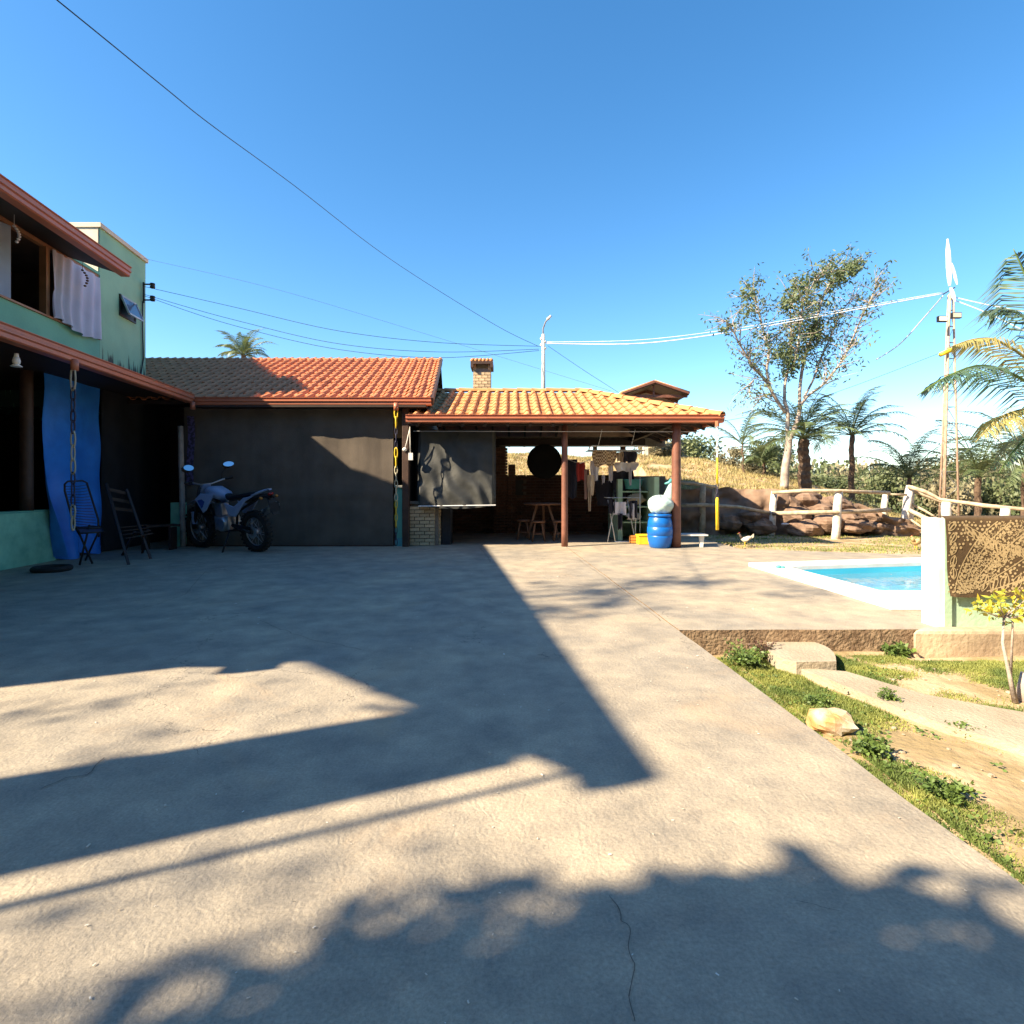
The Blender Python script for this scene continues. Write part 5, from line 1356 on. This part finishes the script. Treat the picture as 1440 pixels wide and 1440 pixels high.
# croton shrub
cr=thing('croton_shrub','thin-stemmed shrub with yellow leaves in front of the rug','shrub',(3.2,3.6,-.2))
cb=G(1428,988,-.2); top=P(1412,868,cb.y)
sb_=MB(); sb_.tube([cb,cb.lerp(top,.35)+Vector((-.015,0,0)),cb.lerp(top,.7)+Vector((-.03,0,0)),top],[.017,.012,.009,.007],7)
sb_.tube([cb.lerp(top,.3)+Vector((-.01,0,0)),P(1424,890,cb.y-.02),P(1424,862,cb.y-.05)],[.009,.006,.005],6)
lb=MB(); rnd=random.Random(4)
for (px,py,r) in [(1375,855,.05),(1392,862,.05),(1405,845,.06),(1418,850,.07),(1430,842,.07),(1440,850,.06),(1425,860,.06),(1410,868,.05),(1450,835,.07),(1460,860,.06),(1437,866,.05),(1397,850,.045)]:
    q=P(px,py,cb.y+rnd.uniform(-.1,.1)); sb_.tube([top,top.lerp(q,.5)+Vector((0,0,-.01)),q],[.005,.004,.002],5,False); leafquads(lb,q,20,r*1.15,.052,rnd,.9,-.2,2.6)
part('stems',sb_,M['bark_white'],cr,True); part('leaves',lb,M['leaf_cro'],cr)
q=G(1442,985,-.2); b=MB().tube([(q.x,q.y,-.22),(q.x+.005,q.y,-.12),(q.x+.02,q.y,-.03)],[.055,.045,.04],14)
single('tree_stump',b,M['bark_white'],'short cut stump with dark side at the right edge of the garden','stump',smooth=True)

# off-frame trees on the left whose shade falls on the yard
def shade_tree(base,h,cr_,n,seed,lab,leaf=.16,clumps=30,z0=.55):
    rnd=random.Random(seed); base=Vector(base); t=thing('leafy_tree',lab,'tree',base)
    tb_=MB().tube([base,base+Vector((.05,.05,h*.5)),base+Vector((0,0,h*.8))],[.12,.09,.05],9); lb=MB()
    for i in range(clumps):
        a=rnd.uniform(0,2*PI); rr=cr_*rnd.random()**.5; c=base+Vector((math.cos(a)*rr,math.sin(a)*rr,h*rnd.uniform(z0,1)))
        tb_.tube([base+Vector((0,0,h*.45)),base.lerp(c,.6)+Vector((0,0,h*.1)),c],[.04,.025,.008],5,False)
        leafquads(lb,c,n,cr_*.33,leaf,rnd,.6,.2,2.2)
    part('trunk',tb_,M['bark'],t); part('crown',lb,M['leaf_b'],t)
shade_tree((-4.5,-2.05,0),5.2,1.4,330,3,'dense young tree beside the near corner of the green house',.17,34,.72)
shade_tree((-12.9,.0,0),13.0,1.5,26,5,'tall airy tree beyond the far side of the green house',.22,13,.84)
shade_tree((-9.6,-1.6,0),7.6,1.5,12,8,'thin airy sapling beyond the near side of the green house',.15,14,.7)
# unseen trees added behind the camera to block sky light and deepen the shade
rnd=random.Random(31)
for k,(x,y,w_,h) in enumerate([(-5,-13,4,9),(2,-12,4.2,10),(9,-12,4,9),(16,-10,4.5,10),(-13,-19,5,12),(5,-19,5,13),(14,-17,5,12),(20,-4,4.5,11),(13,-5,3.5,10),(15,2.5,3.5,10),(21,7,4.5,11),(-1,-9,3.4,11),(6,-8,3.4,11)]):
    o=bpy.data.objects.new('sky_block_tree',bm_[(0,2)[k%2]]); link(o); o.location=(x,y,-.2); o.scale=(w_,w_,h); o['label']='dense unseen tree added to block sky light, %s of the added trees'%ORD[k]; o['category']='tree'; o['group']='unseen trees added to block sky light'

# ---------------------------------------------------------------- motorcycle
mo=bpy.data.objects.new('motorcycle',None); link(mo)
mo['label']='white and blue trail motorcycle parked before the shade screen'; mo['category']='motorcycle'
rw_=P(363,776,10.25); rw_.z=0; fw_=Vector((-6.0,11.0,0)); hd=(fw_-rw_); ang=math.atan2(hd.y,hd.x)
mo.location=rw_; mo.rotation_euler=(R(-7),0,ang); mo.scale=(1.16,)*3; OFF['motorcycle']=Vector((0,0,0))
def wheel(x,z,r,nm,steer=0):
    wl=part(nm,MB().lathe((x,0,z),[(.035,-.07),(.045,-.07),(.045,.07),(.035,.07)],14,'y'),M['alu'],mo,True)
    tb=MB().torus((x,0,z),r-.05,.052,'y',36,10)
    for k in range(30):
        a=2*PI*k/30; c=Vector((x+(r-.0)*math.cos(a),0,z+(r-.0)*math.sin(a))); d=Vector((-math.sin(a),0,math.cos(a)))
        tb.bar(c+Vector((0,-.045,0)),c+Vector((0,.045,0)),.02,.03,up=d)
    part('tyre',tb,M['rubber'],wl); part('rim',MB().torus((x,0,z),r-.095,.014,'y',36,6),M['alu'],wl,True)
    sp=MB()
    for k in range(18):
        a=2*PI*k/18; a2=a+.25*(1 if k%2 else -1); sp.tube([(x+.04*math.cos(a),.05*(1 if k%2 else -1),z+.04*math.sin(a)),(x+(r-.1)*math.cos(a2),0,z+(r-.1)*math.sin(a2))],.003,4,False)
    part('spokes',sp,M['alu'],wl)
    part('brake_disc',MB().lathe((x,.07,z),[(.05,0),(.1,0),(.1,.004),(.05,.004)],18,'y'),M['steel'],wl)
wheel(0,.32,.32,'rear_wheel'); wheel(1.36,.34,.345,'front_wheel')
f=MB()
for sy in (-.11,.11):
    f.tube([(1.36,sy,.34),(1.20,sy,.78),(1.10,sy,1.02)],[.028,.024,.022],8)
part('fork',f,M['black'],mo,True)
f=MB(); f.tube([(1.10,0,.95),(.85,0,.80),(.75,0,.45),(.45,0,.36),(.38,0,.62),(-.2,0,.86)],.022,8); f.tube([(1.10,0,.9),(.95,0,.5),(.75,0,.3),(.4,0,.33)],.02,8)
for sy in (-.09,.09): f.tube([(.42,sy,.42),(0,sy*1.2,.32)],.022,8)
part('frame',f,M['black'],mo,True)
part('engine',MB().box((.48,-.11,.34),(.82,.11,.56)).lathe((.62,-.16,.44),[(0,0),(.11,0),(.12,.03),(.12,.29),(.11,.32),(0,.32)],18,'y').box((.66,-.07,.56),(.84,.07,.76)),M['alu'],mo,bev=.015)
def hull(name,secs,m,parent=mo):
    """secs: list of (x,z,halfwidth,halfheight)"""
    b=MB(); n=12
    for (x,z,hw_,hh) in secs:
        for k in range(n):
            a=2*PI*k/n; b.v.append(Vector((x,hw_*math.copysign(abs(math.cos(a))**.75,math.cos(a)),z+hh*math.copysign(abs(math.sin(a))**.75,math.sin(a)))))
    for i in range(len(secs)-1):
        for k in range(n): k2=(k+1)%n; b.f.append((i*n+k,i*n+k2,(i+1)*n+k2,(i+1)*n+k))
    b.f.append(tuple(range(n))); b.f.append(tuple((len(secs)-1)*n+k for k in reversed(range(n))))
    return part(name,b,m,parent,True)
hull('fuel_tank',[(.52,.84,.07,.04),(.62,.88,.12,.08),(.80,.93,.14,.10),(.95,.94,.12,.09),(1.05,.93,.06,.06)],M['bike_w'])
hull('seat',[(-.22,.93,.07,.03),(-.05,.91,.10,.04),(.2,.87,.11,.045),(.42,.84,.10,.05),(.6,.87,.06,.05)],M['black'])
hull('tail',[(-.42,.98,.03,.015),(-.32,.955,.07,.025),(-.1,.90,.09,.03),(.05,.87,.07,.02)],M['bike_w'])
for sy in (-1,1):
    b=MB().prism([(.70,sy*.13,.92),(.98,sy*.17,.93),(1.10,sy*.19,.84),(.95,sy*.18,.62),(.88,sy*.17,.66)],(0,sy*.02,0)); part('shroud',b,M['bike_w'],mo,bev=.008)
    b=MB().prism([(.86,sy*.155,.86),(1.04,sy*.20,.82),(.95,sy*.20,.70)],(0,sy*.012,0)); part('shroud_stripe',b,M['bike_b'],mo)
    b=MB().prism([(.52,sy*.11,.78),(.28,sy*.12,.72),(.05,sy*.11,.86),(-.18,sy*.10,.89),(.02,sy*.11,.80),(.26,sy*.12,.56),(.42,sy*.12,.58)],(0,sy*.02,0)); part('side_panel',b,M['bike_w'],mo,bev=.008)
hull('rear_fender',[(-.44,.84,.05,.02),(-.36,.88,.08,.03),(-.15,.86,.09,.03),(.1,.80,.08,.02)],M['black'])
b=MB().prism([(-.42,-.06,.84),(-.42,.06,.84),(-.50,.055,.60),(-.50,-.055,.60)],(.02,0,.005)); part('mudguard_flap',b,M['black'],mo)
part('number_plate',MB().prism([(-.455,-.09,.78),(-.455,.09,.78),(-.485,.09,.64),(-.485,-.09,.64)],(-.006,0,0)),M['rubber'],mo)
part('tail_light',MB().ell((-.42,0,.91),(.035,.05,.025),10,6),mat('red_lens',(.30,.01,.01),.2),mo,True)
for sy in (-.14,.14): part('turn_signal',MB().ell((-.37,sy,.86),(.03,.025,.022),8,6),mat('orange_lens',(.55,.2,.02),.2),mo,True)
part('front_fender',MB().grid(lambda u,v:(lerp(.98,1.62,u),lerp(-.07,.07,v),.82-.35*(u-.45)**2-.25*(v-.5)**2*.3),14,6),M['bike_w'],mo,True)
part('headlight',MB().prism([(1.20,-.08,.96),(1.27,-.05,.84),(1.27,.05,.84),(1.20,.08,.96),(1.12,.07,1.06),(1.12,-.07,1.06)],(-.08,0,0)),M['bike_w'],mo,bev=.015)
b=MB().tube([(.98,-.40,1.12),(1.02,-.26,1.11),(1.07,-.10,1.06),(1.07,.10,1.06),(1.02,.26,1.11),(.98,.40,1.12)],.013,8); part('handlebar',b,M['alu'],mo,True)
for sy in (-1,1):
    part('grip',MB().tube([(1.01,sy*.29,1.115),(.98,sy*.41,1.12)],.02,8),M['black'],mo,True)
    ms_=part('mirror_stem',MB().tube([(1.03,sy*.25,1.12),(1.05,sy*.28,1.22),(1.0,sy*.34,1.31)],.006,5),M['black'],mo,True)
    part('mirror',MB().ell((1.005,sy*.35,1.335),(.012,.083,.053),16,10),M['black'],ms_,True)
    mc=Vector((.955,sy*.35,1.345)); n_=Vector((-.88,0,.47) if sy>0 else (-.60,.45,.58)).normalized(); e1=n_.cross(Vector((0,0,1))).normalized(); e2=n_.cross(e1); mg=MB(); mg.v=[mc+n_*.02]+[mc+n_*.02+e1*.08*math.cos(2*PI*k/20)+e2*.05*math.sin(2*PI*k/20) for k in range(20)]; mg.f=[(0,k+1,(k+1)%20+1) for k in range(20)]
    part('mirror_glass',mg,M['chrome'],ms_)
    part('fork_guard',MB().box((1.30,sy*.11-.03,.42),(1.345,sy*.11+.03,.62)),M['bike_w'],mo)
b=MB().tube([(.84,-.10,.62),(.98,-.12,.42),(.7,-.14,.32),(.3,-.16,.42),(-.0,-.17,.62)],.022,8); part('exhaust_pipe',b,M['alu'],mo,True)
part('silencer',MB().tube([(.15,-.19,.52),(-.28,-.20,.72)],[.045,.055],12),M['alu'],mo,True)
part('kickstand',MB().tube([(.45,.12,.35),(.38,.34,.03)],.013,6),M['black'],mo,True)
part('chain_guard',MB().bar((.4,.10,.42),(.0,.10,.38),.02,.05),M['black'],mo)

# ---------------------------------------------------------------- chairs, ring, small things
c1=thing('string_chair','dark blue string chair with metal frame before the blue tarp','chair',L(5.35,8.4,0))
def cpt(px,py,D): return P(px,py,D)
Dc=8.55
TL=P(90,680,Dc);TR=P(122,678,Dc+.25);BL=P(105,738,Dc-.1);BR=P(140,752,Dc+.15)
part('back_frame',MB().tube([P(112,752,Dc),P(104,738,Dc),P(91,690,Dc),P(91,681,Dc),P(95,677,Dc),P(116,676,Dc+.3),P(122,679,Dc+.35),P(138,730,Dc+.35),P(139,755,Dc+.3)],.014,8),M['black'],c1,True)
sb_=MB()
for i in range(17):
    t=i/16; a=P(lerp(92,108,t),lerp(684,744,t),Dc); b_=P(lerp(121,139,t),lerp(682,748,t),Dc+.33); sb_.tube([a,a.lerp(b_,.5)+Vector((0,.05,-.01)),b_],.0045,4,False)
part('back_strings',sb_,mat('navy_string',(.03,.03,.10),.5),c1)
sa=P(108,742,Dc);sb2=P(140,740,Dc+.33);sc2=P(146,748,Dc-.05);sd=P(113,750,Dc-.35)
part('seat_frame',MB().tube([sa,sb2,sc2,sd,sa],.013,7),M['black'],c1,True)
sb_=MB()
for i in range(15): t=i/14; sb_.tube([sa.lerp(sd,t),sb2.lerp(sc2,t)],.0045,4,False)
part('seat_strings',sb_,mat('navy_seat_string',(.03,.03,.10),.5),c1)
for p,q in (((126,738,Dc),(112,785,Dc-.15)),((108,742,Dc),(130,775,Dc)),((140,745,Dc+.2),(120,778,Dc+.4)),((100,744,Dc-.1),(142,742,Dc+.1))):
    A=P(*p);B=P(*q); 
    if q[1]>760: B.z=.01
    part('leg',MB().tube([A,B],.014,7),M['black'],c1,True)
c2=thing('folding_chair','dark wooden folding chair standing in the porch shade','chair',P(180,785,9.0))
dw=mat('dark_red_wood',(.035,.018,.014),.6)
for (p,q) in (((150,680,9.3),(181,795,8.5)),((178,688,9.5),(212,782,9.2)),((190,748,9.1),(172,780,9.7)),((208,745,9.6),(200,775,10))):
    A=P(*p);B=P(*q);B.z=0; part('leg',MB().bar(A,B,.035,.02),dw,c2)
for i in range(4):
    t=i/3; part('seat_slat',MB().bar(P(lerp(168,176,t),lerp(742,757,t),lerp(9.4,9.0,t)),P(lerp(206,214,t),lerp(738,750,t),lerp(9.8,9.4,t)),.05,.015),dw,c2)
for i in range(3):
    t=i/2; part('back_slat',MB().bar(P(lerp(153,160,t),lerp(688,715,t),9.28),P(lerp(179,187,t),lerp(694,718,t),9.5),.015,.05),dw,c2)
c3=thing('wooden_bench','dark reddish low bench in the porch shade behind the folding chair','bench',P(228,760,10.6))
part('seat',MB().bar(P(200,740,10.4),P(248,738,10.9),.3,.04),dw,c3)
for px in (205,243): part('leg',MB().bar(P(px,741,10.6),Vector((P(px,741,10.6).x,10.6,0)),.04,.2),dw,c3)
q=G(73,803,0); rg=thing('dog_bowl','black rubber ring bowl with yellowish centre by the porch wall','bowl',q)
part('ring',MB().torus((q.x,q.y,.035),.20,.038,'z',32,10),M['rubber'],rg,True)
part('inside',MB().lathe((q.x,q.y,.012),[(0,0),(.17,0),(.17,.006),(0,.006)],20),mat('straw_yellow',(.25,.20,.09),.9,(.15,.12,.06),20),rg)
# small table right of pavilion
q=G(995,771,0); st=thing('low_table','low grey table with white edge in the shade right of the pavilion','table',(q.x,q.y,0))
part('table_top',MB().box((q.x-.75,10.95,.22),(q.x+.05,11.3,.255)),M['steel'],st,bev=.008)
part('edge_strip',MB().box((q.x-.28,10.93,.225),(q.x+.05,10.948,.25)),M['white_metal'],st)
for x in (q.x-.05,q.x-.70):
    part('leg',MB().prism([(x-.05,11.0,.218),(x+.05,11.0,.218),(x+.025,11.0,0),(x-.025,11.0,0)],(0,.05,0)),M['white_metal'],st)
# hens
def hen(px,py,D,h,face,body,lab,head='hen_b'):
    g=P(px,py,D); t=bpy.data.objects.new('hen',None); link(t); t.location=(g.x,g.y,0 if g.y<13 else g.z); t.scale=(h/.4,)*3; t.rotation_euler=(0,0,face)
    t['label']=lab; t['category']='hen'; OFF[t.name]=Vector((0,0,0))
    def bod(u,v):
        a=u*2*PI; x=lerp(-.17,.14,v); r=.085*math.sin(PI*min(1,max(.0,(v*.92+.06))))**.7
        z=.20+.03*math.cos(v*3)+(.05*(1-v)**3 if v<.5 else .07*((v-.5)*2)**2)
        return (x,r*.85*math.cos(a),z+r*math.sin(a))
    part('body',MB().grid(bod,16,14),M[body],t,True)
    part('tail',MB().grid(lambda u,v:(-.12-.12*v,(u-.5)*.02,.24+.10*v+(u-.5)*(.07+.05*v)),4,6),M[body],t)
    part('neck',MB().tube([(.09,0,.24),(.14,0,.31),(.16,0,.36)],[.05,.032,.024],10),M[head],t,True)
    hdp=part('head',MB().ell((.17,0,.375),(.032,.023,.026),10,8),M[head],t,True)
    part('beak',MB().tube([(.195,0,.373),(.225,0,.365)],[.01,.001],6),M['yellow'],hdp); part('comb',MB().prism([(.15,-.003,.395),(.19,-.003,.392),(.185,-.003,.415),(.17,-.003,.405),(.155,-.003,.418)],(0,.006,0)),M['hen_r'],hdp)
    for s in (-1,1):
        part('wing',MB().ell((-.02,s*.072,.215),(.10,.018,.055),12,8),M[body],t,True)
        part('leg',MB().tube([(.0,s*.03,.14),(.01,s*.03,.07),(-.0,s*.035,.0)],[.014,.008,.008],6).tube([(0,s*.035,.006),(.04,s*.035,.004)],.005,4),M['yellow'],t,True)
hen(1048,768,11.2,.26,R(150),'hen_w','white hen with dark head walking on the shaded grass before the fence')
hen(1288,772,10.6,.26,R(200),'hen_y','buff hen standing on the grass left of the white pillar','hen_y')
q=P(1104,737,13.6); single('white_scrap',MB().ell(q,(.10,.05,.025),10,6,.4,3),M['white_cloth'],'small white scrap lying in the dark at the bank foot','scrap')
# litter and leaf bits on the yard, small cracks and the worn joint
rnd=random.Random(9); b=MB()
for i in range(260):
    y=1.2+9*rnd.random()**1.3; x=rnd.uniform(-.85,.95)*y*.9
    if x>right_edge(y)-.05: 
        if y<4.8: continue
    s=rnd.uniform(.0012,.0032)*(1 if rnd.random()<.93 else 1.8)*(.6+.12*y); a=rnd.uniform(0,PI); l=Vector((math.cos(a),math.sin(a),0)); n=Vector((-l.y,l.x,0))
    c=Vector((x,y,.004)); b.hexa([c-l*s*2-n*s,c+l*s*2-n*s*.6,c+l*s*1.7+n*s,c-l*s*2+n*s*.7]+[v+Vector((0,0,s*.5)) for v in (c-l*s*1.6-n*s*.7,c+l*s*1.7-n*s*.4,c+l*s*1.4+n*s*.7,c-l*s*1.7+n*s*.4)])
o=struct('yard_litter',b,M['litter'],kind='stuff'); o['label']='tiny pale chips and leaf bits scattered on the concrete yard'
b=MB()
def crack(pts,w_):
    pp=[G(x,y,.0045) for x,y in pts]; fin=[]
    for i in range(len(pp)-1):
        for k in range(8):
            p=pp[i].lerp(pp[i+1],k/8); fin.append(p+Vector((nz(p.x,p.y,3,14),nz(p.x,p.y,7,14),0))*.03)
    for i in range(len(fin)-1):
        a,c=fin[i],fin[i+1]; d=(c-a).normalized(); n=Vector((-d.y,d.x,0))*w_*(.5+.6*abs(nz(i,0,0,.7))); b.face([a-n,c-n,c+n,a+n])
crack([(862,1262),(878,1300),(884,1330),(892,1352),(890,1400),(898,1440)],.0018)
crack([(1120,1262),(1150,1272),(1185,1278)],.0012); crack([(810,784),(850,812),(900,850),(936,877)],.004)
crack([(675,770),(682,778),(690,790),(700,792)],.006); crack([(255,792),(300,800),(340,792)],.004); crack([(180,860),(220,850),(262,835),(292,800)],.003)
crack([(365,872),(395,885),(440,900),(520,915)],.003); crack([(60,1110),(90,1095),(120,1090),(150,1062)],.003)
struct('yard_cracks',b,mat('crack_dirt',(.12,.10,.08),.95))
